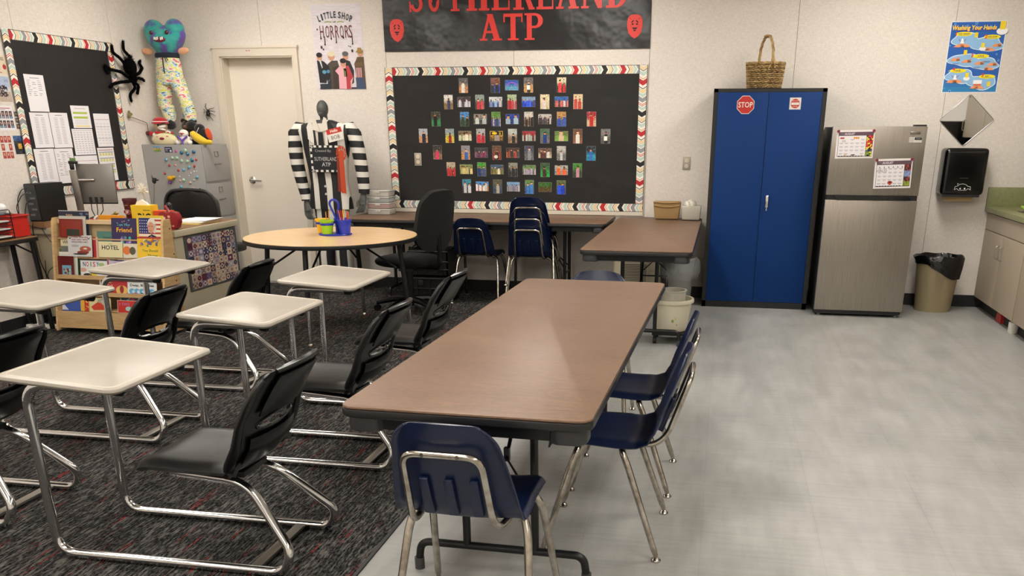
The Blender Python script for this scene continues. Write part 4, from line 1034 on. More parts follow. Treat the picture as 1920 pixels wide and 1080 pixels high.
for nm, c, r_, L in MG:
    m_ = M('magnet_'+nm.replace(' ', '_'), c, .12, spec=.6, coat=.5); L = sorted(L, key=lambda p: -p[1]); first = None
    for i, (x, z) in enumerate(L):
        if first is None:
            mb = MB(); mb.lathe([(0, 0), (r_, 0), (r_, r_*.3), (r_*.8, r_*.6), (r_*.4, r_*.78), (0, r_*.8)], n=16)
            for v_ in mb.bm.verts: v_.co = Vector((v_.co.x, -v_.co.z, v_.co.y))
            first = o = mb.build('magnet', m_)
        else: o = first.copy(); COL.objects.link(o)
        o.location = (x, 7.92, z)
        l = '%s round magnet on the side of the grey file cabinet' % nm if len(L) == 1 else '%s of the %s magnets on the file cabinet side, counted from the top' % (ORD[i], nm)
        tag(o, l, 'magnet', 'round magnets on the file cabinet')
def flat_y(name, x0, x1, z0, z1, y, base, fn, label, cat, group=None, rot=0, mat=None):
    w_, h_ = x1-x0, z1-z0; a = Art((-w_/2, 0, -h_/2), XP, ZP, w_, h_, base, .0012); a.up(.0003); fn(a, w_, h_)
    o = a.build(name, None, mat); o.location = ((x0+x1)/2, y-.0004, (z0+z1)/2); o.rotation_euler = (0, rot, 0); return tag(o, label, cat, group)
random.seed(2)
flat_y('magnet', -5.332, -5.252, 1.304, 1.352, 7.92, '8aa0b0', lambda a, w, h: a.grid(.001, .001, w-.001, h-.001, 10, 6, lambda i, j, u, v: jit('6a9ac0' if v > .6 else 'b89a48' if v > .3 else '6a8a4a', .08)), 'small landscape picture magnet at the top left of the cabinet side', 'magnet')
flat_y('magnet', -5.215, -5.137, 1.297, 1.347, 7.92, '2a3050', lambda a, w, h: a.rect(w*.1, h*.68, w*.8, h*.76, 'c8c8d0').rect(w*.1, h*.45, w*.4, h*.52, 'c8c8d0').rect(w*.1, h*.25, w*.4, h*.31, 'a8a8b0').ell(w*.78, h*.3, .010, .010, 'd8d0d8'), 'dark navy card magnet beside the landscape magnet', 'magnet')
t = thing('clip_magnet', 'yellow and purple duck-shaped clip magnet low on the file cabinet side', 'magnet', (-5.19, 7.92, 1.057))
MB().ball((0, -.018, .01), (.035, .017, .022)).ball((.035, -.018, .02), (.022, .014, .014)).build('body', M('magnet_yellow', 'd0a020', .3), t); MB().ball((-.012, -.016, -.03), (.018, .014, .014)).build('foot', M('magnet_purple', '7a3a9a', .3), t)

# plush toys on the cabinet (top at z=1.368)
ZT = 1.368
def pl(name, color='808080', **k): return M('plush_'+name, color, 1, sheen=.35, bump=.5, bs=180, bd=.003, **k)
t = thing('plush_toy', 'plush with red cap, white moustache and red neckerchief, holding a rattle', 'plush toy', (-5.31, 8.08, ZT), 0, 'plush toys on the file cabinet')
MB().ball((0, 0, .07), (.075, .06, .075)).build('body', pl('tan', 'b59a78'), t)
MB().ball((-.01, -.01, .165), (.065, .058, .058)).build('head', pl('tan'), t)
mb = MB(); mb.ball((-.015, 0, .205), (.07, .065, .04)); mb.lathe([(.066, 0), (.078, -.004), (.074, .012), (.06, .016)], (-.015, 0, .188), 20); mb.build('cap', pl('red', 'b02028'), t)
MB().lathe([(.071, 0), (.074, .004), (.071, .01)], (-.015, 0, .196), 20).build('cap_stripe', pl('white', 'e6e2da'), t)
MB().ball((.03, -.055, .155), (.045, .02, .013), (0, -.2, 0)).ball((.03, -.055, .135), (.04, .02, .010), (0, .2, 0)).build('moustache', pl('white'), t)
MB().ball((.0, -.062, .172), (.012, .012, .012)).ball((.035, -.055, .182), (.045, .012, .007), (0, -.3, 0)).build('dark_marking', pl('black', '151313'), t)
MB().prism([(-.05, .0), (.06, .0), (.01, -.05)], (0, -.062, .115), XP, ZP, .012).build('neckerchief', pl('red'), t)
MB().ball((.075, -.03, .10), (.026, .024, .024)).ball((-.055, -.05, .085), (.024, .024, .022)).build('paw', pl('white'), t)
mb = MB(); mb.tube([(-.06, -.05, .09), (-.12, -.05, .10)], .02, n=8); mb.build('sleeve', pl('red'), t)
MB().cyl((-.04, .0, .22), (-.055, 0, .275), .012, .001, n=8).build('feather', pl('tan'), t)
t = thing('rattle', 'thin stick toy with a leafy tip held out by the red-capped plush', 'toy', (-5.43, 8.03, ZT+.10))
MB().ball((0, 0, 0), (.03, .025, .022)).build('grip', pl('maroon', '5a1c1c'), t); MB().tube([(0, 0, .01), (.0, 0, .05), (-.0, -.0, .09), (-.0, -.22, .14)], .003, fil=.02, n=6).build('stem', M('stem_brown', '6a5238', .7), t)
MB().ball((-.0, -.25, .15), (.012, .02, .022)).ball((0, -.245, .18), (.01, .016, .018)).ball((-.0, -.22, .165), (.01, .014, .014)).build('leaf_tip', pl('olive', '7a7448'), t)
t = thing('plush_toy', 'taco-shaped plush with smiling lips lying at the front of the cabinet top', 'plush toy', (-5.245, 7.99, ZT), 0, 'plush toys on the file cabinet')
mb = MB(); mb.ball((0, 0, .04), (.135, .045, .06)); mb.bm.verts.ensure_lookup_table()
for v_ in mb.bm.verts: v_.co.z = max(v_.co.z, .0)
mb.build('shell', pl('cream', 'dcd0a8'), t)
mb = MB(); 
for i in range(8): mb.ball((-.09+.026*i, .02, .092-.0018*abs(i-3.5)**2), (.02, .016, .014))
part_label(mb.build('filling', pl('lettuce', '7fa83a'), t), 'green lettuce filling')
mb = MB()
for i in range(4): mb.ball((-.06+.042*i, .03, .098), (.016, .012, .014))
mb.build('tomato', pl('red'), t)
MB().ball((0, -.044, .052), (.026, .008, .012)).build('lips', pl('darkred', '8a1828'), t)
MB().ball((-.05, -.038, .07), (.012, .006, .004)).ball((.055, -.036, .074), (.014, .006, .004)).build('cheek', pl('pinkish', 'd08a7a'), t)
t = thing('plush_toy', 'small white plush with crossed purple straps and a red mouth', 'plush toy', (-5.035, 7.99, ZT), 0, 'plush toys on the file cabinet')
MB().ball((0, 0, .04), (.06, .04, .045)).ball((-.06, -.02, .02), (.025, .025, .022)).ball((.06, -.02, .02), (.025, .025, .022)).build('body', pl('white'), t); MB().ball((0, -.005, .098), (.045, .038, .036)).build('head', pl('white'), t)
mb = MB(); mb.tube([(-.05, -.035, .075), (0, -.05, .035), (0, -.045, .0)], .009, n=8); mb.tube([(.05, -.035, .075), (0, -.05, .035)], .009, n=8); mb.build('strap', pl('purple', '6a48a8'), t)
MB().ball((0, -.036, .098), (.026, .01, .006)).ball((0, -.038, .088), (.012, .006, .006)).build('mouth', pl('red'), t); MB().ball((.07, -.0, .06), (.02, .02, .016)).build('arm', pl('white'), t)
t = thing('plush_bear', 'dark brown teddy bear sitting in the middle behind the taco plush', 'plush toy', (-5.10, 8.20, ZT), 0, 'plush toys on the file cabinet')
MB().ball((0, 0, .07), (.085, .06, .075)).ball((-.07, -.03, .05), (.03, .03, .04)).ball((.07, -.03, .05), (.03, .03, .04)).build('body', pl('brown', '2e1a14'), t)
MB().ball((0, -.01, .165), (.07, .058, .055)).ball((-.06, 0, .21), .022).ball((.06, 0, .21), .022).build('head', pl('brown'), t)
MB().ball((0, -.06, .155), (.026, .018, .02)).build('muzzle', pl('lightbrown', '7a4e34'), t)
t = thing('plush_toy', 'black plush with an orange patch and a white stick, right of the bear', 'plush toy', (-4.945, 8.14, ZT), 0, 'plush toys on the file cabinet')
MB().ball((0, 0, .07), (.07, .06, .08)).ball((-.03, -.06, .035), (.045, .04, .04)).ball((-.02, .01, .14), (.05, .05, .045)).build('body', pl('black'), t); MB().ball((.075, .0, .09), (.025, .04, .06), (0, -.25, 0)).build('orange_patch', pl('orange', 'c8481a'), t)
MB().tube([(-.045, -.06, .06), (.02, -.07, .15)], .003, n=6).build('stick', M('white_stick', 'dcdcdc', .4), t)
t = thing('plush_toy', 'yellow banana-shaped plush at the right end of the cabinet top', 'plush toy', (-4.88, 7.985, ZT), 0, 'plush toys on the file cabinet')
MB().tube([(-.085, 0, .105), (-.07, 0, .10), (-.03, 0, .065), (.02, 0, .036), (.07, 0, .022), (.115, 0, .022), (.125, 0, .022)], [.008, .028, .038, .036, .024, .02, .01], n=14).build('body', pl('yellow', 'd8b428'), t)

# monster plush in pants, hung in the corner
t = thing('monster_plush', 'teal and purple toothy plush wearing patterned pants, hung in the corner', 'plush toy', (-5.20, 8.17, 0))
mt, nt, b = node_mat('tie_dye_plush'); b.inputs['Roughness'].default_value = 1; b.inputs['Sheen Weight'].default_value = .3
tc = nt.nodes.new('ShaderNodeTexCoord').outputs['Object']
n1 = noise_n(nt, tc, 9, (1, 1, 1), 3); r_ = ramp(nt, n1, [(.40, '64489a'), (.47, '4a6a98'), (.52, '2f9a94'), (.7, '4aa8a0')]); nt.links.new(r_.outputs[0], b.inputs['Base Color'])
mt, nt, b = node_mat('pants_print'); b.inputs['Roughness'].default_value = .9
tc = nt.nodes.new('ShaderNodeTexCoord').outputs['Object']
n1 = noise_n(nt, tc, 13, (1, 1, 2.6), 2, (0, .4, 0)); r_ = ramp(nt, n1, [(.30, 'd0707c'), (.36, 'e8b8b8'), (.40, 'e6e6dc'), (.45, 'd6d468'), (.52, 'e8e8e0'), (.55, '9cc4d8'), (.60, '5a6a70'), (.63, 'e4e4dc'), (.68, 'cfd060'), (.75, '2a2a2c')])
r_.color_ramp.interpolation = 'CONSTANT'; nt.links.new(r_.outputs[0], b.inputs['Base Color'])
def heart(u, j, k=18):
    pass
mb = MB(); rings = []
NZ = 16
for j in range(NZ+1):
    v = j/NZ; z = 2.145 + .255*v
    hw = .085 + .12*math.sin(min(1, v*1.25)*PI/2)**1.2; 
    if v > .72: hw *= math.sqrt(max(.02, 1-((v-.72)/.30)**2*.9))
    dp = .03+.085*math.sin(PI*(v*.92+.04))
    rings.append([mb.bm.verts.new((math.cos(2*PI*i/24)*hw, math.sin(2*PI*i/24)*dp, z)) for i in range(24)])
mb.skin(rings)
mb.ball((-.105, 0, 2.36), (.095, .08, .095)); mb.ball((.105, 0, 2.365), (.09, .08, .095))
mb.build('head', MATS['tie_dye_plush'], t)
for x in (-.075, .082):
    e = MB().ball((x, -.10, 2.335), (.018, .014, .018)).build('eye', M('eye_red', '5a0f18', .1, coat=.6), t); MB().ball((x, -.113, 2.338), .008).build('pupil', BLK, e)
mo = MB().ball((.005, -.108, 2.275), (.062, .014, .024)).build('mouth', M('mouth_maroon', '6a1a34', .6), t)
for i, x in enumerate((-.038, -.022, -.006, .026, .042)): MB().box((x, -.121, 2.285-.004*(i % 2)), (.012, .008, .024), bev=.003).build('tooth', M('tooth_white', 'ece8dc', .4), mo)
for s in (-1, 1): MB().ball((s*.185-.01, -.02, 2.185), (.058, .015, .03), (0, s*-.12, 0)).build('ear', pl('peach', 'd8a07a'), t)
mb = MB(); mb.lathe([(.10, 0), (.118, .002), (.12, .03), (.11, .045)], (-.01, 0, 2.125), 24, sy=.62); wb = mb.build('waistband', M('navy_cloth', '1c2230', .9), t)
MB().tube([(-.01, -.078, 2.14), (-.008, -.085, 2.06), (-.006, -.085, 1.99)], .0055, n=6).tube([(.01, -.078, 2.14), (.03, -.09, 2.09)], .004, n=6).tube([(.02, -.078, 2.14), (.05, -.09, 2.10)], .004, n=6).build('drawstring', M('navy_cloth'), t)
mb = MB()
def leg(P_):
    rings = []
    for (x, z, rx, ry) in P_: rings.append([mb.bm.verts.new((x+math.cos(2*PI*i/20)*rx, math.sin(2*PI*i/20)*ry, z+.006*math.sin(5*2*PI*i/20))) for i in range(20)])
    mb.skin(rings)
leg([(-.012, 2.135, .112, .07), (-.012, 2.06, .128, .08), (-.015, 1.96, .135, .085), (-.015, 1.90, .13, .08)])
leg([(-.075, 1.95, .078, .075), (-.085, 1.86, .075, .072), (-.095, 1.78, .068, .066), (-.105, 1.72, .062, .06), (-.085, 1.70, .072, .066), (-.083, 1.67, .062, .06), (-.075, 1.64, .068, .062), (-.075, 1.58, .055, .052)])
leg([(.052, 1.95, .078, .075), (.075, 1.87, .07, .072), (.105, 1.79, .062, .062), (.12, 1.74, .062, .06), (.125, 1.71, .066, .062), (.13, 1.67, .06, .058), (.14, 1.64, .066, .06), (.142, 1.585, .055, .052)])
mb.build('pants', MATS['pants_print'], t)
[MB().ball((fx, -.01, 1.54), (.05, .06, .04)).build('foot', pl('black'), t) for fx in (-.07, .15)]

# ------------------------------ teacher's desk
BEI = M('desk_beige', 'b9b096', .45); DW = M('desk_wood_top', '8d6a4c', .35, var='7a593e', ns=12, scale=(1, 8, 1))
t = thing('teacher_desk', 'beige teacher desk with wood-look top and patterned tile end panel', 'desk', (0, 0, .006))
X0_, X1_, Y0_, Y1_, Z_ = -5.42, -4.15, 6.27, 7.22, .765
MB().box2((X0_, Y0_+.012, Z_-.004), (X1_-.012, Y1_, Z_+.002)).build('desktop', DW, t)
MB().box2((X0_, Y0_, Z_-.05), (X1_, Y1_+.005, Z_-.001), bev=.006).build('desk_edge', BEI, t)
MB().box2((X0_+.01, Y0_+.03, .05), (X1_-.03, Y0_+.055, Z_-.05)).build('front_panel', BEI, t)
MB().box2((X1_-.055, Y0_+.02, .10), (X1_-.028, Y1_-.02, Z_-.05)).build('side_panel', BEI, t)
MB().box2((X0_+.01, Y0_+.02, .05), (X0_+.04, Y1_-.02, Z_-.05)).build('side_panel', BEI, t)
for x, y in ((X1_-.07, Y0_+.05), (X1_-.07, Y1_-.06), (X0_+.05, Y0_+.05), (X0_+.05, Y1_-.06)): MB().cyl((x, y, 0), (x, y, .12), .018).build('leg', BMET, t)
random.seed(21)
y0, y1, z0, z1 = Y0_+.14, Y1_-.03, .27, .705
fr = MB().box2((X1_-.028, y0, z0), (X1_-.02, y1, z1)).build('panel_frame', M('frame_grey', '4a4c4c', .6), t)
a = Art((X1_-.0195, y0+.03, z0+.012), YP, ZP); ny, nx = 8, 10; cw, chh = (y1-y0-.06)/nx, (z1-z0-.024)/ny
PAL = ['c9b49a', '3a3a5c', 'b09884', '5a2238', '9a9ab0', 'cdbba6', '2e2a44', 'b8a090', '7a6a8a', 'd2c2ae']
for j in range(ny):
    for i in range(nx):
        c1, c2 = random.sample(PAL, 2); x, y = i*cw, j*chh; c3 = random.choice(['7a2a38', '3a4a7a', 'd8cab6', '2a2438', 'a8583a'])
        a.z = .0002; a.rect(x+.001, y+.001, x+cw-.001, y+chh-.001, c1); cx_, cy_ = x+cw/2, y+chh/2; k = random.randrange(4); a.z = .0004
        if k == 0: a.poly([(cx_, y+.004), (x+cw-.004, cy_), (cx_, y+chh-.004), (x+.004, cy_)], c2)
        if k == 1: a.ell(cx_, cy_, cw*.4, chh*.4, c2, 10)
        if k == 2:
            for q_ in ((x+.004, y+.004), (x+cw-.018, y+.004), (x+.004, y+chh-.018), (x+cw-.018, y+chh-.018)): a.rect(q_[0], q_[1], q_[0]+.014, q_[1]+.014, c2)
        if k == 3: a.line([(x+.005, y+.005), (x+cw-.005, y+chh-.005)], .006, c2).line([(x+.005, y+chh-.005), (x+cw-.005, y+.005)], .006, c2)
        a.z = .0006; a.ell(cx_, cy_, cw*.2, chh*.2, c3, 8); a.z = .0008; a.ell(cx_, cy_, cw*.08, chh*.08, c1, 6)
a.build('tile_pattern', fr)
ZD = .773   # desk surface
def dthing(name, label, cat, x, y, rz=0, z=ZD): return thing(name, label, cat, (x, y, z), rz)
# chair behind the desk
t = thing('desk_chair', 'black padded chair behind the teacher desk, in front of the file cabinet', 'chair', (-4.71, 7.52, .006))
def bk(u, v):
    c_ = (u-.5)*2; z = .60+.395*v; w_ = .262
    e = 1
    if v > .6: e = (max(0.0, 1-((v-.6)/.4)**3))**.45
    return (c_*w_*max(e, .02), -.10-.02*v+.03*c_*c_, z)
MB().sheet(bk, 18, 16, .035).build('backrest', M('black_leather', '17181a', .45, bump=.15, bs=120), t)
P_ = [Vector(bk(.0, v))+Vector((0, .015, 0)) for v in (0, .3, .6, .75, .88, .95)] + [Vector(bk(u, .99))+Vector((0, .015, 0)) for u in (.1, .3, .5, .7, .9)]
P_ = [Vector((-.262, -.08, .60)), Vector((-.262, -.09, .84)), Vector((-.235, -.10, .93)), Vector((-.17, -.105, .985)), Vector((0, -.11, .995)), Vector((.17, -.105, .985)), Vector((.235, -.10, .93)), Vector((.262, -.09, .84)), Vector((.262, -.08, .60))]
MB().tube(P_, .014, fil=.05, n=8).build('back_rim', M('grey_plastic'), t)
MB().box((0, .13, .45), (.5, .46, .08), bev=.035, seg=4).build('seat', M('black_leather'), t)
MB().tube([(0, .1, .42), (0, -.10, .44), (0, -.10, .66)], .02, fil=.04).cyl((0, .13, .08), (0, .13, .42), .028).build('column', BMET, t)
for k in range(5):
    a_ = k*2*PI/5; bs = MB().tube([(0, .13, .09), (math.cos(a_)*.28, .13+math.sin(a_)*.28, .06)], [.024, .016], n=8).build('base_arm', BMET, t)
    MB().cyl((math.cos(a_)*.28, .118+math.sin(a_)*.28, .027), (math.cos(a_)*.28, .142+math.sin(a_)*.28, .027), .027).build('caster', BPL, bs)
# computer tower, monitor
t = thing('computer_tower', 'black computer tower with cables, on the left end of the teacher desk', 'computer', (-5.36, 6.43, ZD+.045))
MB().box2((-.05, -.14, 0), (.06, .16, .285), bev=.004).build('case', M('case_black', '0a0a0b', .5), t)
MB().box2((-.048, -.145, .01), (.05, -.14, .28)).build('rear_panel', M('case_grey', '4c4e50', .45, .6), t)
for i in range(5): MB().box((-.005+.02*(i % 2), -.149, .05+.042*i), (.04, .008, .014)).build('port_plug', M('plug_grey', '1a1b1c' if i % 2 else '6a6c70', .5), t)
MB().box2((-.06, -.18, -.045), (.10, .20, -.002)).build('riser', DW, t)
for i, P_ in enumerate(([(-.02, -.15, .25), (-.02, -.20, .25), (-.04, -.24, .18), (-.06, -.24, .02)], [(0, -.15, .22), (-.01, -.22, .21), (-.05, -.26, .12), (-.05, -.24, .0)], [(-.01, -.15, .16), (-.01, -.19, .15), (-.03, -.21, .06), (-.02, -.22, -.02), (.1, -.22, -.045)])):
    MB().tube(P_, .0035, fil=.03, n=6).build('cable', BLK, t)
o = MB().tube([(-5.36, 6.255, .82), (-5.37, 6.245, .76), (-5.36, 6.245, .5), (-5.30, 6.24, .35), (-5.27, 6.24, .12), (-5.33, 6.22, .03)], .0045, fil=.06, n=6).build('extension_cord', BLK); tag(o, 'thin black cord hanging down the front of the teacher desk', 'cord')
o = MB().tube([(-5.30, 6.255, .79), (-5.26, 6.25, .70), (-5.16, 6.25, .60), (-5.20, 6.25, .5), (-5.30, 6.24, .44), (-5.33, 6.24, .36), (-5.31, 6.24, .52)], .003, fil=.06, n=6).build('extension_cord', BLK); tag(o, 'looping thin black cord left of the book display', 'cord')
AL = M('monitor_aluminium', '85837f', .35, .7)
t = thing('monitor', 'grey desktop monitor seen from behind on the teacher desk', 'monitor', (-5.11, 6.74, ZD), .25)
mb = MB(); mb.box((.01, 0, .31), (.29, .022, .31), rot=(-.06, 0, 0), bev=.006); mb.build('screen_back', AL, t)
MB().box((.01, -.0135, .155), (.29, .012, .012)).build('screen_edge', BLK, t)
MB().box((-.135, -.06, .21), (.055, .012, .42), rot=(.06, 0, 0), bev=.003).build('stand', M('stand_alu', 'a09c96', .3, .8), t)
MB().cyl((-.135, -.055, .34), (.0, -.02, .34), .013).build('hinge', M('stand_alu'), t)
MB().box((-.06, -.05, .006), (.22, .18, .012), bev=.003).build('base', M('stand_alu'), t)
for i in range(3): MB().box((-.055+.045*i, -.022, .185), (.018, .02, .04)).tube([(-.055+.045*i, -.025, .17), (-.05+.045*i, -.045, .10), (-.02, -.05, .02)], .004, n=6).build('cable', BLK, t)
t = thing('webcam', 'small black webcam clipped on top of the monitor', 'webcam', (-5.24, 6.68, ZD+.465), .35)
MB().box((0, 0, .012), (.07, .03, .024), bev=.008).box((-.012, -.004, -.02), (.03, .03, .05), bev=.006).build('body', BPL, t); MB().box((.0, .0, .035), (.045, .006, .022)).build('sticker_tab', M('tab_green', '6a8a4a', .6), t)
# cup, flower, stick, boxes, apple, papers
t = dthing('tumbler', 'tall maroon football tumbler beside the yellow box', 'cup', -4.728, 6.60); t.scale = (1.1, 1.1, 1.06)
MB().lathe([(.030, 0), (.034, .004), (.047, .175), (.050, .178), (.050, .196), (.046, .198), (.0, .198)], n=26).build('cup_body', M('maroon_cup', '4a0e18', .3, coat=.4), t)
a = Art((0, -.0468, .10), XP, ZP); a.ell(0, 0, .030, .019, 'b8a890').up().ell(0, 0, .027, .0165, '8a1520').up().text('SF', 0, -.010, .020, 'e8e0d0', al='c', bold=.03)
a.up().rect(-.012, .047, .012, .050, 'c8b8a8').rect(-.012, -.060, .012, -.057, 'c8b8a8'); a.build('team_logo', t)
t = dthing('tissue_box', 'yellow box marked BIG behind the book display', 'box', -4.50, 6.45); t.scale = (1.18, 1, 1.5)
MB().box2((-.072, -.05, 0), (.072, .05, .115)).build('box_body', M('box_yellow', 'e3be22', .6), t)
a = Art((-.072, -.0505, 0), XP, ZP); a.text('BIG', .14, .03, .045, '2a2418', al='r', bold=.02).rect(.088, .088, .138, .093, '8a7430'); a.build('lettering', t)
MB().prism([(-.06, 0), (.04, 0), (.03, .012), (-.01, .03), (-.045, .018)], (0, .01, .112), XP, ZP, .02).build('tissue', M('tissue_white', 'e8e4dc', .9), t)
t = dthing('artificial_flower', 'white fluffy flower spray behind the yellow box', 'flower', -4.563, 6.55); t.scale = (1, 1, 1.18); random.seed(4)
mb = MB()
for i in range(46):
    a_, b_ = random.uniform(0, 2*PI), random.uniform(-.7, 1.3); d_ = Vector((math.cos(a_)*math.cos(b_), math.sin(a_)*math.cos(b_)*.6, math.sin(b_))); c_ = Vector((0, 0, .235))
    mb.tube([c_+d_*.01, c_+d_*.055*random.uniform(.6, 1)], [.006, .003], n=5)
mb.build('blossom', M('petal_white', 'e2ddcc', .8), t); MB().tube([(.01, 0, 0), (.02, 0, .12), (0, 0, .22)], .006).build('stem', M('stem_white', 'b8b0a0', .8), t)
t = dthing('stick_puppet', 'black horse-head pointer stick standing behind the yellow box', 'toy', -4.53, 6.57)
MB().tube([(0, 0, 0), (.03, .06, .33)], .004, n=6).build('rod', M('dull_steel'), t); MB().ball((.03, .06, .345), (.018, .012, .024)).ball((.052, .06, .355), (.022, .010, .010), (0, .3, 0)).cyl((.018, .06, .36), (.016, .06, .39), .005, .001).build('head', BPL, t)
o = MB().box((0, 0, .045), (.11, .09, .09)).build('box', M('box_orangered', 'd04a1e', .6)); o.location = (-4.348, 6.47, ZD); o.scale = (1.15, 1, 1.45); tag(o, 'plain orange-red box between the yellow box and red apple', 'box')
t = dthing('apple_holder', 'red wooden apple-shaped holder with a price tag on the desk corner', 'decoration', -4.235, 6.37); t.scale = (1.12, 1, 1.08)
P_ = [(0, .002), (.03, 0), (.055, .012), (.072, .05), (.073, .09), (.058, .118), (.03, .124), (0, .112), (-.03, .124), (-.058, .118), (-.073, .09), (-.072, .05), (-.055, .012), (-.03, 0)]
mb = MB(); mb.prism(P_, (0, .03, 0), XP, ZP, .06); mb.build('apple_body', M('apple_red', '8f1c24', .45, coat=.2), t)
MB().tube([(0, 0, .105), (-.012, 0, .14), (-.028, 0, .162)], [.012, .010, .012], n=8).build('stem', M('apple_red'), t)
a = Art((-.062, -.0306, .022), XP, ZP, .042, .036, 'e6e2da', .0006); a.up().rect(.008, .010, .034, .026, '6a6a6a').up().rect(.012, .014, .016, .022, 'd0d0d0').rect(.02, .014, .024, .022, 'd0d0d0'); a.build('price_tag', t)
a = Art((.008, -.0306, .02), XP, ZP); a.rect(.0, 0, .012, .010, 'b8a078').rect(.018, 0, .032, .010, 'c8b8a0').ell(.0, .07, .010, .009, 'e0b0a0'); a.build('paint_mark', t)
for i, (c, dz, l) in enumerate((('d8c070', .0001, 'yellow folder at the bottom of the paper pile by the apple'), ('e4e2dc', .009, 'loose white papers in the middle of the pile by the apple'), ('f0efec', .018, 'topmost white papers of the pile on the desk corner'))):
    o = MB().box((0, 0, .003), (.26-.02*i, .24-.02*i, .005), rot=(0, 0, .1*i)).box((.01*i, .01, .0072), (.22, .20, .003), rot=(0, 0, .25-.1*i)).build('paper_stack', M('paper_%d' % i, c, .8)); o.location = (-4.36+.012*i, 6.86+.02*i, ZD+dz); o.scale = (1.1, 1.4, 1); tag(o, l, 'papers', 'paper pile on the teacher desk')
o = MB().box((0, 0, .05), (.115, .02, .10)).build('folder', M('folder_orange', 'e09422', .7)); o.location = (-4.72, 6.335, ZD-.0); o.scale = (1.9, 1, 1); tag(o, 'orange folder standing at the front edge of the teacher desk', 'folder')
t = dthing('desk_tray', 'low red tray with a roll of white tape on the desk', 'tray', -4.91, 6.42)
MB().box2((-.07, -.03, 0), (.07, .05, .006)).box2((-.07, -.03, 0), (.07, -.026, .06)).box2((-.07, .046, 0), (.07, .05, .06)).box2((-.07, -.03, 0), (-.066, .05, .06)).box2((.066, -.03, 0), (.07, .05, .06)).build('tray_body', M('tray_red', 'b4222c', .4), t)
o = MB().lathe([(.018, 0), (.034, 0), (.036, .01), (.034, .02), (.018, .02), (.018, 0)], n=22).build('tape_roll', M('tape_white', 'dcd8d0', .5)); o.location = (-4.905, 6.43, ZD+.052); o.rotation_euler = (1.2, 0, .2); tag(o, 'roll of white tape in the red tray', 'tape')
o = MB().tube([(0, -.05, 0), (.0, -.04, .05), (.05, 0, .07), (.06, .03, .02)], .012, fil=.03).build('headset', BPL); o.location = (-5.02, 6.50, ZD); tag(o, 'black cabled headset lying under the monitor', 'headset')
o = MB().ball((0, 0, .03), (.03, .02, .028)).ball((.02, 0, .06), (.02, .014, .012)).build('figurine', M('brass', '9a8450', .35, .6)); o.location = (-4.77, 6.44, ZD+.045); tag(o, 'small brassy ornament left of the maroon tumbler', 'ornament')
o = MB().cyl((0, 0, 0), (0, 0, .12), .022).ball((0, 0, .13), (.022, .022, .018)).build('water_bottle', M('bottle_dark', '2a2c30', .2)); o.location = (-4.42, 6.66, ZD); o.scale = (1, 1, 1.2); tag(o, 'dark bottle with pale cap band behind the orange-red box', 'bottle')

# ------------------------------ book display
WD = M('birch_ply', 'c9a877', .5, var='b8966a', ns=10, scale=(1, 1, 7)); WE = M('birch_edge', 'd9bf95', .5)
t = thing('book_display', 'wooden tiered book display in front of the teacher desk', 'bookcase', (0, 0, .006))
bx0, bx1 = -5.085, -4.135
FY0 = lambda z: 5.965+.2*z
def side(x):
    mb = MB(); mb.prism([(FY0(.02)-.02, .02), (6.235, .02), (6.225, .3), (6.215, .86), (FY0(.84)+.0, .86), (FY0(.84)-.02, .83)], (x, 0, 0), YP, ZP, .018); s_ = mb.build('side_panel', WD, t); return s_
side(bx0-.0); s_ = side(bx1-.018)
for y, z in ((6.19, .79), (6.20, .60), (6.18, .40), (6.17, .2)): MB().cyl((bx1-.001, y, z), (bx1+.002, y, z), .006, n=10).build('screw', BMET, s_)
for k, z in enumerate((.04, .165, .285, .41, .56, .70)):
    y = FY0(z); hh = .13 if k == 0 else .03
    if k in (0, 2, 3): MB().box2((bx0+.018, y-.004, z), (bx1-.018, y+.008, z+hh)).build('shelf_lip', WD, t)
    MB().box2((bx0+.018, y+.008+(.02 if k in (1, 4, 5) else 0), z), (bx1-.018, min(y+.12, 6.199), z+.010)).build('shelf', WD, t)
MB().box2((bx0+.018, 6.20, .03), (bx1-.018, 6.212, .84)).build('back_panel', M('ply_back', 'b5a07c', .6), t); MB().box2((bx0+.018, 6.165, .815), (bx1-.018, 6.20, .845)).build('top_rail', WE, t)
def book(x0, x1, z0, z1, off, col, fn, label, th=.008, tilt=.2):
    x0 = max(x0, bx0+.022)
    w_, h_ = x1-x0, z1-z0; r = bpy.data.objects.new('picture_book', None); COL.objects.link(r)
    zc = z0; r.location = (x0, FY0(z0)+off, z0+.006); r.rotation_euler = (-math.atan(tilt), 0, 0); tag(r, label, 'book', 'picture books on the wooden display')
    MB().box2((.002, .001, 0.001), (w_-.002, th-.001, h_-.001)).build('pages', M('book_pages', 'e2dccb', .8), r)
    a = Art((0, 0, 0), XP, ZP, w_, h_, col, .0012); a.up(.0003); fn(a, w_, h_); a.build('cover', r, GLOSS)
T = lambda s, x, y, h, c, w=None: (lambda a, W, H: a.text(s, W*x, H*y, H*h, c, w=(W*w if w else None), al='c', bold=.02))
def multi(*fs): return lambda a, w, h: [(f(a, w, h), a.up(.0002)) for f in fs]
R_ = lambda x0, y0, x1, y1, c: (lambda a, w, h: a.rect(x0*w, y0*h, x1*w, y1*h, c))
E_ = lambda x, y, rx, ry, c: (lambda a, w, h: a.ell(x*w, y*h, rx*w, ry*h, c))
def blobs(n, cols, x0=0, y0=0, x1=1, y1=1, s=.08):
    def f(a, w, h):
        for i in range(n): a.ell(w*random.uniform(x0+s, x1-s), h*random.uniform(y0+s, y1-s), w*s*random.uniform(.5, 1.1), h*s*random.uniform(.5, 1.1), random.choice(cols), 9)
    return f
random.seed(33)
B_ = book
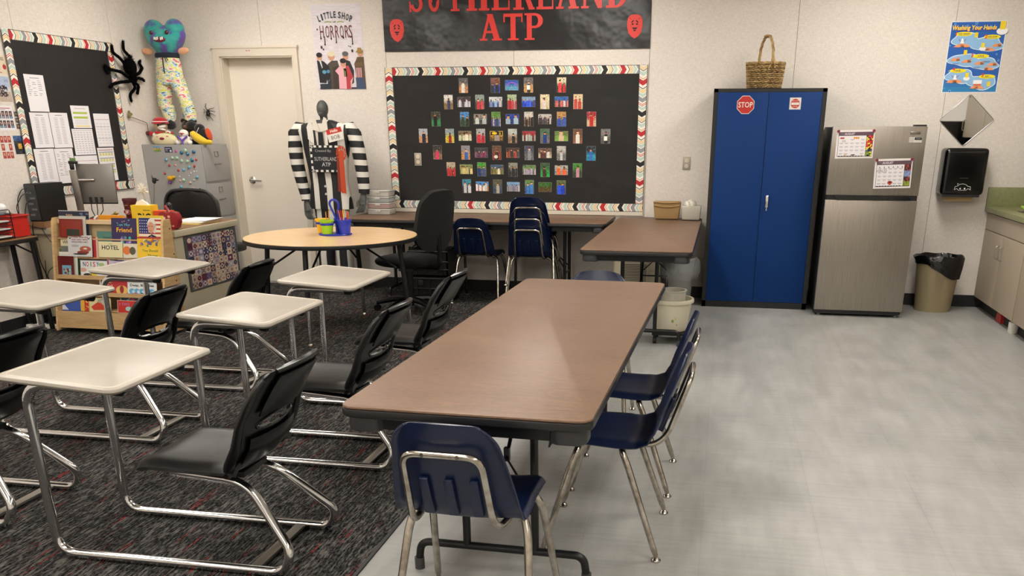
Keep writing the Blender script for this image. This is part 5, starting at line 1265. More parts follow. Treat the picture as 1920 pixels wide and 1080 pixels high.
B_(-5.07, -4.80, .715, .915, .045, '1a2234', multi(R_(.0, .97, 1, 1, 'b8b8b8'), T('300', .35, .72, .14, 'b89a78'), blobs(8, ['3a4a6a', '5a6a8a'], .5, .6, 1, .95, .05)), 'dark navy book at the top left of the display')
B_(-5.05, -4.82, .715, .875, .030, 'b8b4ac', multi(R_(.02, .02, .98, .9, 'c8c4bc')), 'grey book between the navy and the maroon one, top left')
B_(-5.04, -4.835, .715, .855, .016, '7a2a20', multi(R_(.08, .05, .92, .9, '8a3226'), R_(.3, .1, .85, .45, '34382c')), 'brick-red book with a dark picture, front of the top left group')
B_(-4.60, -4.385, .66, .868, .030, '2e2452', multi(blobs(8, ['b03a78', 'e0a030', '5a9ac8'], .2, .65, .8, .98, .03), T('I am Your', .5, .72, .09, '4aa0a8', .5), T('Friend', .5, .5, .16, 'e8a82a', .6), blobs(10, ['7a5ab8', 'b0a0d8', '3aa89a'], .3, .05, .8, .4, .06)), 'purple Friend picture book on the top tier')
def flag(a, w, h):
    a.rect(.04*w, .04*h, .96*w, .96*h, 'd8b83a'); a.up(.0002); a.rect(.08*w, .1*h, .92*w, .9*h, 'e0d6bc'); a.up(.0002)
    for i in range(5): a.rect(.08*w, (.12+.165*i)*h, .92*w, (.19+.165*i)*h, 'b03c34')
    a.up(.0002); a.rect(.08*w, .3*h, .52*w, .9*h, '26306a'); a.up(.0002)
    for i in range(5):
        for j in range(5): a.ell((.13+.08*i)*w, (.36+.11*j)*h, .015*w, .018*h, 'e8e8e8', 6)
    a.up(.0002); a.poly([(.38*w, .04*h), (.42*w, .2*h), (.55*w, .28*h), (.72*w, .2*h), (.78*w, .04*h)], '1c1820'); a.poly([(.46*w, .06*h), (.52*w, .26*h), (.62*w, .06*h)], 'e8e4dc'); a.up(.0002)
    a.ell(.56*w, .66*h, .16*w, .24*h, 'd8d2c4'); a.ell(.66*w, .5*h, .07*w, .18*h, 'd0cabc'); a.up(.0002); a.ell(.53*w, .54*h, .12*w, .22*h, 'c98f74'); a.up(.0002); a.line([(.45*w, .58*h), (.5*w, .58*h)], .004, '4a2a20').line([(.55*w, .58*h), (.6*w, .58*h)], .004, '4a2a20').line([(.47*w, .42*h), (.55*w, .42*h)], .003, '7a3a30')
B_(-4.378, -4.152, .70, .892, .020, 'd8b83a', flag, 'yellow book with a white-haired man before a flag, top right')
B_(-4.19, -4.155+.0, .70, .88, .045, 'd8d2c6', multi(R_(0, 0, 1, 1, 'ddd8cc')), 'white book edge peeking out at the top right corner')
B_(-5.06, -4.80, .575, .745, .050, 'a8322a', multi(R_(.02, .02, .98, .9, 'd8b070')), 'orange and red book at the back of the second tier, left')
B_(-5.05, -4.93, .575, .725, .034, 'cfc4a4', multi(T('WHO', .5, .62, .16, '4a4a40', .7), R_(0, 0, 1, .5, '6a6c6a')), 'grey WHO book at the left end of the second tier')
def lady(a, w, h):
    a.rect(.02*w, .02*h, .98*w, .98*h, 'c9c8c8'); a.up(.0002)
    for s_, y in (('THERE WAS AN', .87), ('OLD LADY WHO', .76), ('SWALLOWED A BAT!', .65)): a.text(s_, w*.5, h*y, h*.065, '6a1c22', w=w*.68, al='c', bold=.03)
    for x in (.1, .88): a.poly([((x-.08)*w, .9*h), (x*w, .86*h), ((x+.08)*w, .92*h), (x*w, .8*h)], '1c1a1c')
    a.ell(.72*w, .36*h, .24*w, .14*h, 'a85a4a'); a.ell(.62*w, .2*h, .25*w, .08*h, '8a3a34'); a.ell(.3*w, .5*h, .16*w, .06*h, 'a8a8a4'); a.up(.0002); a.ell(.72*w, .38*h, .08*w, .04*h, 'e0c8b8'); a.ell(.5*w, .12*h, .3*w, .04*h, '3a3436')
B_(-4.972, -4.765, .575, .737, .016, 'c9c8c8', lady, 'grey book about an old lady swallowing a bat, second tier')
B_(-4.765, -4.722, .57, .722, .03, 'a82a2a', multi(R_(.6, 0, 1, 1, 'd0a8a0')), 'narrow red book edge right of the old lady book')
B_(-4.73, -4.487, .575, .768, .034, '4d7a70', multi(T('Desired Words', .5, .72, .09, '2a5048', .6)), 'teal Desired Words book on the second tier')
B_(-4.709, -4.504, .575, .694, .016, 'd8d0a4', multi(T('HOTEL', .5, .5, .26, '1c2440', .72), R_(.42, .83, .58, .86, '8a8a68')), 'pale yellow HOTEL book in front of the teal one')
B_(-4.501, -4.38, .575, .682, .02, 'd6cfb8', multi(E_(.25, .52, .28, .30, 'd8743a'), E_(.66, .5, .22, .28, '55503c')), 'cream book with orange and dark discs on the second tier')
B_(-4.374, -4.160, .565, .735, .012, 'e0b42c', multi(R_(.0, .93, 1, 1, 'a83a34'), blobs(26, ['c85a3a', '3a7a5a', 'e8d8b0', '5a6ab0', 'd08a3a'], 0, .55, 1, .95, .07), R_(.0, .0, 1, .55, 'e6bc2e'), T('You Should', .5, .36, .11, '3a6a3a', .62), T('Show', .6, .14, .12, '3a6a3a', .4)), 'yellow You Should Show book at the right of the second tier')
B_(-5.10, -4.895, .425, .638, .040, '2a5a34', multi(R_(0, .97, 1, 1, 'b0c8a8'), R_(.15, .82, .65, .86, '8aa870'), R_(.02, .0, .98, .7, '1e3a26')), 'dark green book at the left of the third tier')
B_(-5.09, -4.905, .425, .610, .026, 'c8c8c0', multi(R_(.0, .9, 1, 1, 'd8d4c8')), 'white-edged book behind the dark red one, third tier left')
B_(-5.095, -4.925, .425, .580, .010, '5c1a1a', multi(R_(.25, .05, .82, .55, '6fa0b4'), blobs(12, ['3a2a20', 'c8a080', '8a3a3a', 'e0d0b0'], .28, .05, .8, .42, .07)), 'dark red book with a blue picture, third tier left')
def noisy(a, w, h):
    a.rect(0, .93*h, w, h, '3a3a38'); a.rect(.02*w, .02*h, .98*w, .92*h, 'd4d6d4'); a.up(.0002)
    for i, (ch, c) in enumerate(zip('NOISY', ['2a4a8a', 'c03a3a', '5a8a4a', 'c83a48', '2a5a9a'])): a.text(ch, w*(.14+.125*i), h*.6, h*.26, c, w=w*(.1 if ch != 'I' else .035), al='c', bold=.02)
    a.ell(.78*w, .72*h, .12*w, .1*h, '9ab07a').ell(.1*w, .4*h, .12*w, .12*h, 'c89a8a').text('F', w*.58, h*.3, h*.22, '2a4a8a').ell(.45*w, .1*h, .15*w, .12*h, 'd8c030').ell(.25*w, .12*h, .16*w, .1*h, '2a2a2a')
B_(-4.87, -4.64, .425, .560, .014, 'd4d6d4', noisy, 'white NOISY book on the third tier')
B_(-4.647, -4.452, .46, .612, .030, 'c46a78', multi(R_(.06, .06, .94, .94, 'b8b0c4'), R_(.10, .86, .40, .90, 'a83a5a'), R_(.62, .80, .92, .92, 'b03a5a'), E_(.25, .66, .2, .05, '22242e'), E_(.5, .62, .25, .03, '22242e'), E_(.7, .7, .14, .05, '8aa0c0'), R_(.3, .2, .94, .5, 'a8243a')), 'pink book with a dark whale shape on the third tier')
B_(-4.455, -4.31, .46, .605, .04, '3a4a50', multi(blobs(8, ['6a7a80', '2a3438'], 0, 0, 1, 1, .15)), 'dark slate book right of the pink whale book')
B_(-4.72, -4.55, .30, .455, .022, 'd8d4cc', multi(R_(.08, 0, 1, .8, 'b0281e'), R_(.12, .86, .9, .93, 'a83a30'), T('How to', .55, .55, .09, 'd8b09a', .5), T('Talk', .55, .38, .10, 'd8b09a', .4)), 'white-edged red How to Talk book on the fourth tier')
B_(-4.60, -4.472, .30, .42, .014, 'b0242c', multi(E_(.6, .3, .4, .3, 'd8b060'), E_(.6, .35, .14, .25, '8a2a20')), 'red book with a golden arch left of the Deep Blue Sea one')
def sea(a, w, h):
    a.text('Deep, Blue Sea', w*.5, h*.68, h*.17, '1c1c22', w=w*.82, al='c', bold=.03)
    for i in range(5): a.ell(w*(.15+.17*i), h*.32, w*.1, h*.2, '5aa0c8'); 
    a.up(.0002)
    for i in range(5): a.ell(w*(.2+.17*i), h*.28, w*.05, h*.12, 'bcd4e0')
    a.rect(0, 0, w, h*.16, '5aa0c8'); a.ell(w*.25, h*.1, w*.12, h*.1, 'a8584a'); a.ell(w*.5, h*.12, w*.05, h*.1, '3a2a34')
B_(-4.472, -4.225, .30, .402, .012, 'd8dcdc', sea, 'white Deep, Blue Sea book on the fourth tier')
B_(-5.05, -4.89, .165, .252, .014, '3a54a0', multi(lambda a, w, h: a.poly([(0, .1*h), (.35*w, .1*h), (.0, .8*h)], 'c8ccd8')), 'blue book at the left of the bottom tier')
B_(-4.90, -4.82, .165, .262, .022, 'd8a83a', multi(R_(.5, 0, .95, 1, 'b8342a'), blobs(6, ['e8c84a'], .5, 0, .95, 1, .06)), 'yellow and red striped book between the blue and robe books')
B_(-4.812, -4.625, .165, .275, .014, 'd8c08a', multi(R_(.04, .04, .96, .96, 'd0c898'), lambda a, w, h: a.poly([(.08*w, .35*h), (.45*w, .75*h), (.7*w, .45*h), (.92*w, .45*h), (.8*w, .15*h), (.2*w, .12*h)], 'c03a20'), E_(.58, .78, .2, .16, '9a9c88'), E_(.66, .74, .1, .1, 'd8b898')), 'cream book with a figure in a red robe, bottom tier')
B_(-4.55, -4.39, .165, .298, .028, 'd8d8d0', multi(R_(.04, .1, .96, .95, '1c2438'), blobs(10, ['4aa0a8', 'c83a48', '3a5ab0'], .2, .6, .9, .95, .06)), 'dark book behind the red I DIG book')
B_(-4.566, -4.395, .165, .262, .012, 'e0c8b8', multi(R_(.02, .03, .98, .97, 'b8281e'), T('I DIG', .36, .62, .2, 'b86a9a', .5), E_(.55, .35, .15, .18, '9ac8c0'), blobs(8, ['3a8a5a', 'e0d8d0', 'e0a040'], .1, .02, 1, .4, .03)), 'red I DIG book on the bottom tier')

# ------------------------------ small table at the left edge with tray and basket
t = thing('side_table', 'small wood-top table with black legs cut off at the left edge', 'table', (-5.32, 5.80, .006))
WT = M('oak_laminate', '8a6a48', .35, var='765838', ns=10, scale=(1, 6, 1))
MB().rbox((.0, 0, .722), (.245, .58, .008), .02, .002).build('tabletop', WT, t); MB().rbox((0, 0, .704), (.25, .586, .03), .022, .004).build('edge_band', M('table_edge'), t)
o = [MB().tube([(x*.09, y*.25, .69), (x*.10, y*.27, 0)], .019).build('leg', BMET, t) for x, y in ((1, 1), (1, -1), (-1, 1), (-1, -1))]
MB().tube([(.098, .262, .30), (.098, -.262, .30)], .007).tube([(.09, .24, .60), (.05, .1, .69)], .007).build('stretcher', BMET, t)
t = thing('storage_basket', 'red plastic basket on the small left table', 'basket', (-5.335, 5.98, .738))
mb = MB(); 
for a_, b_ in (((-.08, -.10, 0), (.08, .10, .006)), ((-.085, -.10, 0), (-.08, .10, .15)), ((.08, -.10, 0), (.085, .10, .15)), ((-.08, -.105, 0), (.08, -.10, .15)), ((-.08, .10, 0), (.08, .105, .15))): mb.box2(a_, b_)
mb.tube([(-.09, -.11, .15), (.09, -.11, .15), (.09, .11, .15), (-.09, .11, .15)], .007, closed=True, n=6); mb.build('basket_body', M('basket_red', 'b8241c', .4), t)
t = thing('wire_tray', 'black wire letter tray stack at the left edge, in front of the red basket', 'tray', (-5.33, 5.74, .738))
mb = MB()
for z in (.0, .055, .11, .165): mb.tube([(-.10, -.13, z+.01), (.12, -.13, z+.01), (.12, .13, z+.01), (-.10, .13, z+.01)], .004, closed=True, n=6); mb.tube([(.12, -.13, z+.012), (.135, -.11, z+.045), (.135, .11, z+.045), (.12, .13, z+.012)], .003, fil=.02, n=6)
for x in (-.10, .12):
    for y in (-.13, .13): mb.tube([(x, y, 0), (x, y, .19)], .004, n=6)
mb.tube([(.0, .10, .17), (.0, .10, .30), (.0, .14, .30), (.0, .14, .17)], .003, n=6); mb.build('wire_frame', BMET, t)
for k in range(3):
    o = MB().box((0, 0, .004), (.19, .23, .008)).build('paper_stack', M('paper_1', 'e4e2dc', .8)); o.location = (-5.33, 5.76, .749+.055*k); tag(o, ['papers on the lowest level of the wire tray', 'papers on the middle level of the wire tray', 'papers on the upper level of the wire tray'][k], 'papers')
t = thing('toy_helmet', 'small red and white cap-like toy on top of the wire tray', 'toy', (-5.33, 5.83, .905))
MB().ball((0, -.03, .045), (.07, .06, .045)).build('crown', M('helmet_red', 'a8141c', .2, coat=.5), t); MB().ball((.02, .06, .045), (.055, .05, .042)).build('shell_white', M('helmet_white', 'd8d8d8', .25, coat=.4), t)
MB().box((0, 0, .006), (.15, .22, .012), bev=.004).build('base', M('plug_grey2', '77787c', .4), t)
# power strip on the floor
t = thing('power_strip', 'white power strip with cord on the carpet beside the book display', 'power strip', (-5.30, 6.08, .006), .25)
MB().box((0, 0, .018), (.26, .05, .036), bev=.004).build('housing', M('strip_white', 'd2cdc0', .5), t)
for i in range(4): MB().box((-.08+.055*i, 0, .0365), (.03, .03, .002)).build('socket', BLK, t)
MB().tube([(.13, 0, .02), (.2, .03, .01), (.22, .08, .03)], .004, fil=.03).build('cord', BLK, t)
# ============================================================ COSTUME FIGURE (plain generic dummy in a striped suit)
mt, nt, b = node_mat('suit_stripe_vertical'); b.inputs['Roughness'].default_value = .6
tc = nt.nodes.new('ShaderNodeTexCoord').outputs['Object']
def stripes(nt, vec, axis, period, phase, duty, wob, b):
    sp_ = nt.nodes.new('ShaderNodeSeparateXYZ'); nt.links.new(vec, sp_.inputs[0])
    nz = noise_n(nt, vec, 3, (1, 1, 1), 1)
    def m_(op, a, b_):
        n = nt.nodes.new('ShaderNodeMath'); n.operation = op
        for s, v in zip(n.inputs, (a, b_)):
            if hasattr(v, 'default_value'): nt.links.new(v, s)
            else: s.default_value = v
        return n.outputs[0]
    x = m_('ADD', sp_.outputs[axis], m_('MULTIPLY', nz, wob)); x = m_('ADD', m_('DIVIDE', x, period), phase)
    f = m_('GREATER_THAN', m_('FRACT', x, 0), duty)
    nt.links.new(mixc(nt, f, lin('17171a'), lin('d8d4cc')), b.inputs['Base Color'])
stripes(nt, tc, 0, .135, .35, .58, .04, b)
mt, nt, b = node_mat('suit_stripe_bands'); b.inputs['Roughness'].default_value = .6
tc = nt.nodes.new('ShaderNodeTexCoord').outputs['Object']; stripes(nt, tc, 2, .105, .1, .55, .03, b)
SV, SBD = MATS['suit_stripe_vertical'], MATS['suit_stripe_bands']
GS = M('dummy_grey', '3c3e3c', .6, var='565856', ns=14)
t = thing('costume_figure', 'tall dummy in a black and white striped suit standing left of the photo board', 'mannequin', (-3.675, 8.12, .006))
def loft(mb, R_, n=26, p=.8):
    rings = []
    for (x, y, z, rx, ry) in R_:
        rings.append([mb.bm.verts.new((x+math.copysign(abs(math.cos(2*PI*i/n))**p, math.cos(2*PI*i/n))*rx, y+math.copysign(abs(math.sin(2*PI*i/n))**p, math.sin(2*PI*i/n))*ry, z)) for i in range(n)])
    mb.skin(rings)
mb = MB(); loft(mb, [(0, 0, .79, .215, .10), (0, 0, .90, .20, .11), (0, 0, 1.02, .18, .105), (0, 0, 1.15, .19, .105), (0, 0, 1.30, .215, .11), (0, 0, 1.42, .245, .11), (0, 0, 1.49, .27, .10), (0, 0, 1.535, .25, .085), (0, 0, 1.565, .12, .065), (0, 0, 1.58, .07, .055)])
mb.build('jacket', SV, t)
for s, P_ in ((-1, [(-.19, 1.505, .045), (-.255, 1.512, .058), (-.295, 1.46, .068), (-.31, 1.32, .066), (-.30, 1.18, .062), (-.275, 1.05, .056), (-.25, .94, .052), (-.235, .865, .050)]), (1, [(.19, 1.505, .045), (.255, 1.512, .058), (.285, 1.46, .066), (.315, 1.32, .064), (.335, 1.18, .060), (.345, 1.05, .056), (.35, .98, .052), (.345, .935, .050)])):
    mb = MB(); mb.tube([(x, -.005-.03*(1.5-z), z) for x, z, r in P_], [r for x, z, r in P_], n=16); mb.build('sleeve', SBD, t)
    x, z, _ = P_[-1]; hx, hz = x, z-.01; y = -.03
    mb = MB()
    mb.tube([(hx, y, hz+.02), (hx+.005*-s, y-.01, hz-.03), (hx-s*.012, y-.02, hz-.09)], [.026, .034, .036], n=12, ry=.022)
    for k in range(4):
        o_ = (k-1.5)*.018; bx_ = hx-s*.012+o_
        mb.tube([(bx_, y-.02, hz-.085), (bx_-s*.008, y-.035, hz-.125-.006*(1 if k in (1, 2) else 0)), (bx_-s*.025, y-.03, hz-.155), (bx_-s*.045, y-.01, hz-.165+.004*k)], [.0105, .0095, .0085, .006], n=8)
    mb.tube([(hx-s*.03, y-.02, hz-.04), (hx-s*.055, y-.04, hz-.075), (hx-s*.06, y-.04, hz-.11)], [.012, .010, .007], n=8)
    mb.build('hand', GS, t)
mb = MB()
loft(mb, [(0, 0, .80, .17, .09), (0, 0, .72, .165, .09), (0, 0, .68, .15, .085)])
loft(mb, [(-.085, 0, .70, .085, .085), (-.09, 0, .5, .08, .08), (-.095, 0, .28, .075, .08), (-.095, 0, .06, .085, .09)], 18)
loft(mb, [(.085, 0, .70, .085, .085), (.09, 0, .5, .08, .08), (.095, 0, .28, .075, .08), (.095, 0, .06, .085, .09)], 18)
mb.build('trousers', SV, t)
MB().ball((-.1, -.05, .035), (.05, .12, .036)).build('shoe', M('shoe_black', '0e0e0e', .3), t); MB().ball((.1, -.05, .035), (.05, .12, .036)).build('shoe', M('shoe_black'), t)
MB().tube([(0, 0, 1.55), (0, -.01, 1.63)], .035).build('neck', GS, t)
mb = MB(); mb.ball((0, -.02, 1.675), (.052, .058, .075)); mb.ball((0, -.035, 1.635), (.036, .04, .034)); mb.build('head', GS, t)
SW = M('shirt_white', 'd6d0c4', .8)
sh = MB().prism([(-.07, .22), (.07, .22), (.05, -.0), (0, -.02), (-.05, 0)], (.005, -.100, 1.33), XP, ZP, .012).build('shirt', SW, t)
for s in (-1, 1):
    MB().prism([(0, .0), (s*.075, .02), (s*.07, .115), (s*.045, .13)], (.005, -.116 if s < 0 else -.1165, 1.475), XP, ZP, .006).build('collar', SW, t)
    MB().prism([(s*.04, 0), (s*.16, .11), (s*.095, .24), (s*.055, .2)], (.0, -.108 if s < 0 else -.1085, 1.34), XP, ZP, .010).build('lapel', SV, t)
MB().prism([(-.022, .0), (.022, 0), (.034, -.25), (.0, -.29), (-.03, -.25)], (.005, -.122, 1.475), XP, ZP, .004).build('necktie', M('tie_black', '0c0c0d', .6), t)
for z in (1.0, .93): MB().cyl((.005, -.118, z), (.005, -.108, z), .010, n=14).build('button', M('button_white', 'c8c4bc', .4), t)
t = thing('hanging_sign', 'black chalk sign with dashed border reading Created by SUTHERLAND ATP', 'sign', (-3.632, 7.985, 1.25))
MB().box2((-.15, 0, -.118), (.15, .008, .118)).build('board', M('chalk_black', '1a1a1e', .8), t)
a = Art((0, -.0005, 0), XP, ZP)
for i in range(5): 
    for y in (-.116, .098): a.rect(-.112+.052*i, y, -.086+.052*i, y+.018, 'd8d6d0')
for i in range(4):
    for x in (-.148, .130): a.rect(x, -.092+.052*i, x+.018, -.066+.052*i, 'd8d6d0')
for sx in (-1, 1):
    for sy in (-1, 1): a.line([(sx*.147, sy*.113), (sx*.125, sy*.093)], .007, 'd8d6d0').line([(sx*.132, sy*.115), (sx*.12, sy*.1)], .005, 'd8d6d0')
a.up(); a.text('Created By:', -.10, .060, .022, 'a8a8a8', w=.16); a.text('SUTHERLAND', 0, -.018, .034, 'b8b8b8', w=.225, al='c'); a.text('ATP', .0, -.066, .034, 'b8b8b8', al='c', bold=.01)
a.build('lettering', t)
t = thing('name_tag', 'red and white Hello name tag on the striped suit', 'name tag', (-3.53, 8.0, 1.46)); t.rotation_euler = (0, -.22, 0)
a = Art((-.075, 0, -.055), XP, ZP, .15, .11, 'ddd8d0', .003); a.up().rect(.0, .066, .15, .11, 'b8332c').up().text('Hello', .075, .078, .024, 'e8d8d0', al='c', bold=.03).text('BOB', .075, .018, .032, '4a4a40', w=.085, al='c'); a.build('card', t)
t = thing('rosette', 'orange award ribbon pinned on the striped suit', 'ribbon', (-3.475, 7.985, 1.30))
OR = M('satin_orange', 'b8441e', .4); random.seed(1)
mb = MB()
for i in range(22):
    a0 = 2*PI*i/22; mb.prism([(math.cos(a0)*.02, math.sin(a0)*.02*1.3), (math.cos(a0)*.05, math.sin(a0)*.05*1.3), (math.cos(a0+.26)*.05, math.sin(a0+.26)*.065)], (0, -.004*(i % 2), 0), XP, ZP, .003)
mb.cyl((0, -.008, 0), (0, .0, 0), .026, n=20); mb.build('pleated_disc', OR, t)
MB().prism([(-.05, 0), (-.01, 0), (-.018, -.34), (-.058, -.34)], (0, -.002, 0), XP, ZP, .004).build('streamer', M('satin_dark', '7a2a18', .5), t)
MB().prism([(-.022, 0), (.022, 0), (.022, -.355), (-.026, -.35)], (0, -.008, 0), XP, ZP, .004).build('streamer', OR, t)

# stacked clear boxes on the wall table
for i, (c, l) in enumerate((('c8c6c2', 'bottom clear plastic box of the small stack on the wall table'), ('c4a8a4', 'clear plastic box with pinkish contents, second from the bottom'), ('b4bab8', 'clear plastic box with grey contents, third from the bottom'), ('d6d4cc', 'top clear plastic box of the small stack'))):
    t = thing('storage_box', l, 'box', (-3.205, 8.20, .7455+.056*i), 0, 'clear storage boxes')
    MB().box((0, 0, .024), (.215, .17, .044), bev=.008, taper=(1.04, 1.04)).build('box_body', M('clear_box_'+str(i), c, .2, trans=.25, coat=.4), t)
    MB().box((0, 0, .0495), (.235, .19, .010), bev=.004).build('lid', M('clear_lid', 'd8d6d0', .15, trans=.3), t)
    MB().box((0, -.097, .042), (.05, .004, .02)).build('latch', M('clear_lid'), t)
# beige tray stack and clear bag tub on the right table
t = thing('cardboard_tray', 'tan pulp carton tray standing on the right brown table', 'box', (-.495, 8.29, .746))
mb = MB(); mb.box((0, 0, .075), (.215, .13, .15), bev=.012, taper=(1.14, 1.2)); mb.build('carton', M('pulp_tan', '9c7f54', .9), t)
MB().tube([(-.118, -.078, .12), (-.05, -.08, .108), (.05, -.08, .108), (.118, -.078, .12)], .004, fil=.03, n=6).tube([(-.123, -.08, .15), (0, -.082, .14), (.123, -.08, .15)], .005, fil=.05, n=6).build('rim_fold', M('pulp_tan'), t)
t = thing('plastic_tub', 'clear plastic tub with white bags beside the tan carton', 'tub', (-.275, 8.25, .746))
MB().box((0, 0, .06), (.16, .15, .12), bev=.015, taper=(1.1, 1.1)).build('tub_body', M('clear_tub', 'cfcabc', .2, trans=.3, coat=.3), t)
mb = MB(); random.seed(8)
for i in range(7): mb.ball((random.uniform(-.05, .05), random.uniform(-.04, .04), .12+random.uniform(0, .03)), (.04, .035, .02), (random.random(), random.random(), 0))
mb.build('bag_contents', M('bag_white', 'd8d2c4', .5), t)

# ============================================================ BLUE CABINET
t = thing('storage_cabinet', 'tall metal cabinet with blue doors and black frame', 'cabinet', (.3285, 8.045, 0))
BLUE = M('blue_enamel', '04306a', .5, spec=.2, bump=.03, bs=40); KBL = M('cabinet_black', '0d0e10', .4)
mb = MB(); w_, hh, dd = .921, 1.83, .42
mb.box2((-w_/2, .012, 0), (w_/2, dd, hh)); 
for a_, b_ in (((-w_/2, 0, 0), (-w_/2+.035, .02, hh)), ((w_/2-.035, 0, 0), (w_/2, .02, hh)), ((-w_/2, 0, hh-.028), (w_/2, .02, hh)), ((-w_/2, 0, 0), (w_/2, .02, .055))): mb.box2(a_, b_)
mb.build('body', KBL, t)
dl = MB().box2((-w_/2+.037, -.004, .057), (-.010, .012, hh-.03), bev=.002).build('door', BLUE, t)
dr = MB().box2((-.006, -.004, .057), (w_/2-.037, .012, hh-.03), bev=.002).build('door', BLUE, t)
mb = MB(); mb.cyl((.045, -.004, .955), (.045, -.03, .955), .012, n=14); mb.box((.045, -.034, .93), (.024, .010, .10), bev=.005); mb.box((.045, -.034, .875), (.012, .008, .05), bev=.004); mb.build('handle', CHR, dr)
t = thing('stop_magnet', 'red STOP sign magnet on the left blue cabinet door', 'magnet', (.135, 8.041, 1.703))
oc = lambda r: [(math.cos(PI/8+k*PI/4)*r, math.sin(PI/8+k*PI/4)*r) for k in range(8)]
a = Art((0, -.002, 0), XP, ZP); a.mb.c('ccc8c0'); a.mb.prism(oc(.077), (0, 0, 0), XP, ZP, .002); a.up(.0004).poly(oc(.072), 'b02a22').up(.0003).text('STOP', 0, -.020, .042, 'd8d4cc', w=.118, al='c', bold=.01); a.build('sign_face', t)
t = thing('entry_magnet', 'small white magnet with a red no entry symbol on the right blue door', 'magnet', (.539, 8.041, 1.712))
a = Art((-.046, -.002, -.046), XP, ZP, .092, .092, 'ccc8c2', .002); a.up(.0004).ell(.046, .046, .036, .036, 'b02a24', 24).up(.0003).rect(.014, .036, .078, .054, 'd8d4cc').up(.0002).text('DO NOT', .046, .062, .009, 'e0d8d0', al='c').text('ENTER', .046, .020, .009, 'e0d8d0', al='c').line([(.03, .045), (.062, .045)], .002, 'a89a94'); a.build('sign_face', t)
# basket
t = thing('wicker_basket', 'woven wicker basket with tall handle on top of the blue cabinet', 'basket', (.28, 8.20, 1.831))
WK = M('wicker', 'a08558', .8, var='5a4426', ns=30, range=(.3, .6), bump=.4, bs=120); WK2 = M('wicker_light', 'c2a672', .8, var='8a6a3c', ns=24)
mb = MB(); mb.lathe([(0, .002), (.13, .002), (.15, .19), (.145, .19), (.125, .01), (0, .01)], n=28, sy=.72); mb.build('lining', M('wicker_dark', '2c2014', .9), t)
nr, ns = 13, 30
for par in (0, 1):
    mb = MB()
    for j in range(nr):
        if j % 2 != par: continue
        z = .012+.0145*j; R0 = .135+.02*j/nr
        P_ = [(math.cos(2*PI*i/(ns*2))*(R0+.0075*math.cos(PI*i+PI*(j % 4 // 2 if 0 else j))), math.sin(2*PI*i/(ns*2))*(R0*.72+.0075*math.cos(PI*i+PI*j)), z+.002*math.sin(i*1.7+j)) for i in range(ns*2)]
        mb.tube(P_, .0062, n=5, closed=True)
    mb.build('woven_strands', WK2 if par else WK, t)
mb = MB()
for k in range(3):
    mb.tube([(math.cos(2*PI*i/40)*(.158+.004*math.sin(i*.9+k*2.1)), math.sin(2*PI*i/40)*(.158*.72+.004*math.sin(i*.9+k*2.1)), .198+.006*math.cos(i*.9+k*2.1)) for i in range(40)], .0055, n=5, closed=True)
mb.build('rim', WK2, t)
mb = MB()
for k in range(3):
    P_ = []
    for i in range(25):
        a_ = PI*i/24; tw = i*.8+k*2.09; x = -math.cos(a_)*.052+.008*math.cos(tw); z = .19+math.sin(a_)**.75*.215+.004*math.sin(tw); y = math.cos(a_)*.104+.006*math.sin(tw)
        P_.append((x, y, z))
    mb.tube(P_, .0055, n=6)
mb.tube([(.0, 0, .408), (.03, -.05, .395), (-.03, .05, .395)], .0) if 0 else mb.ball((0, 0, .404), (.035, .05, .012))
mb.build('handle', WK2, t)
MB().tube([(.055, -.112, .215), (.02, -.122, .15)], .005, n=5).tube([(.055, -.112, .215), (.075, -.122, .155)], .005, n=5).ball((.054, -.11, .215), (.018, .014, .018)).build('binding', WK2, t)

# ============================================================ REFRIGERATOR
t = thing('refrigerator', 'stainless steel top-freezer refrigerator beside the blue cabinet', 'refrigerator', (1.1975, 7.79, 0))
mt, nt, b = node_mat('stainless'); b.inputs['Metallic'].default_value = .85; b.inputs['Roughness'].default_value = .34
tc = nt.nodes.new('ShaderNodeTexCoord').outputs['Object']
n1 = noise_n(nt, tc, 30, (8, 1, .15), 3); r_ = ramp(nt, n1, [(.3, '968f85'), (.7, 'a8a198')]); nt.links.new(r_.outputs[0], b.inputs['Base Color'])
b.inputs['Anisotropic'].default_value = .6
w_ = .726
MB().box2((-w_/2+.004, .06, .02), (w_/2-.004, .67, 1.53)).build('body', M('fridge_side', '16171a', .4), t)
up_ = MB().box2((-w_/2, 0, 1.005), (w_/2, .058, 1.535), bev=.006).build('freezer_door', MATS['stainless'], t)
lo_ = MB().box2((-w_/2, 0, .055), (w_/2, .058, .965), bev=.006).build('fridge_door', MATS['stainless'], t)
MB().box2((-w_/2+.01, .015, .965), (w_/2-.004, .058, 1.005)).build('gap_trim', KBL, t)
MB().prism([(-.30, 0), (.28, 0), (.31, -.035), (-.28, -.035)], (0, .004, 1.006), XP, ZP, .02).build('handle_recess', M('gloss_black'), up_)
MB().box2((-w_/2, .006, .958), (w_/2, .02, .966)).build('door_lip', M('lip_steel', 'c8c0b4', .3, .8), lo_)
MB().box2((-w_/2+.01, .03, .018), (w_/2-.03, .6, .052)).build('kick_plate', KBL, t)
for x in (-w_/2+.05, w_/2-.04): MB().cyl((x, .07, 0), (x, .07, .05), .02, n=14).build('foot', M('dull_steel'), t)
MB().box2((w_/2-.10, .0, 1.536), (w_/2-.01, .08, 1.548)).build('hinge_cover', KBL, t)
MB().box((.275, -.003, 1.487), (.075, .006, .022), bev=.002).build('badge', M('badge_steel', '8a857c', .3, .9), up_)
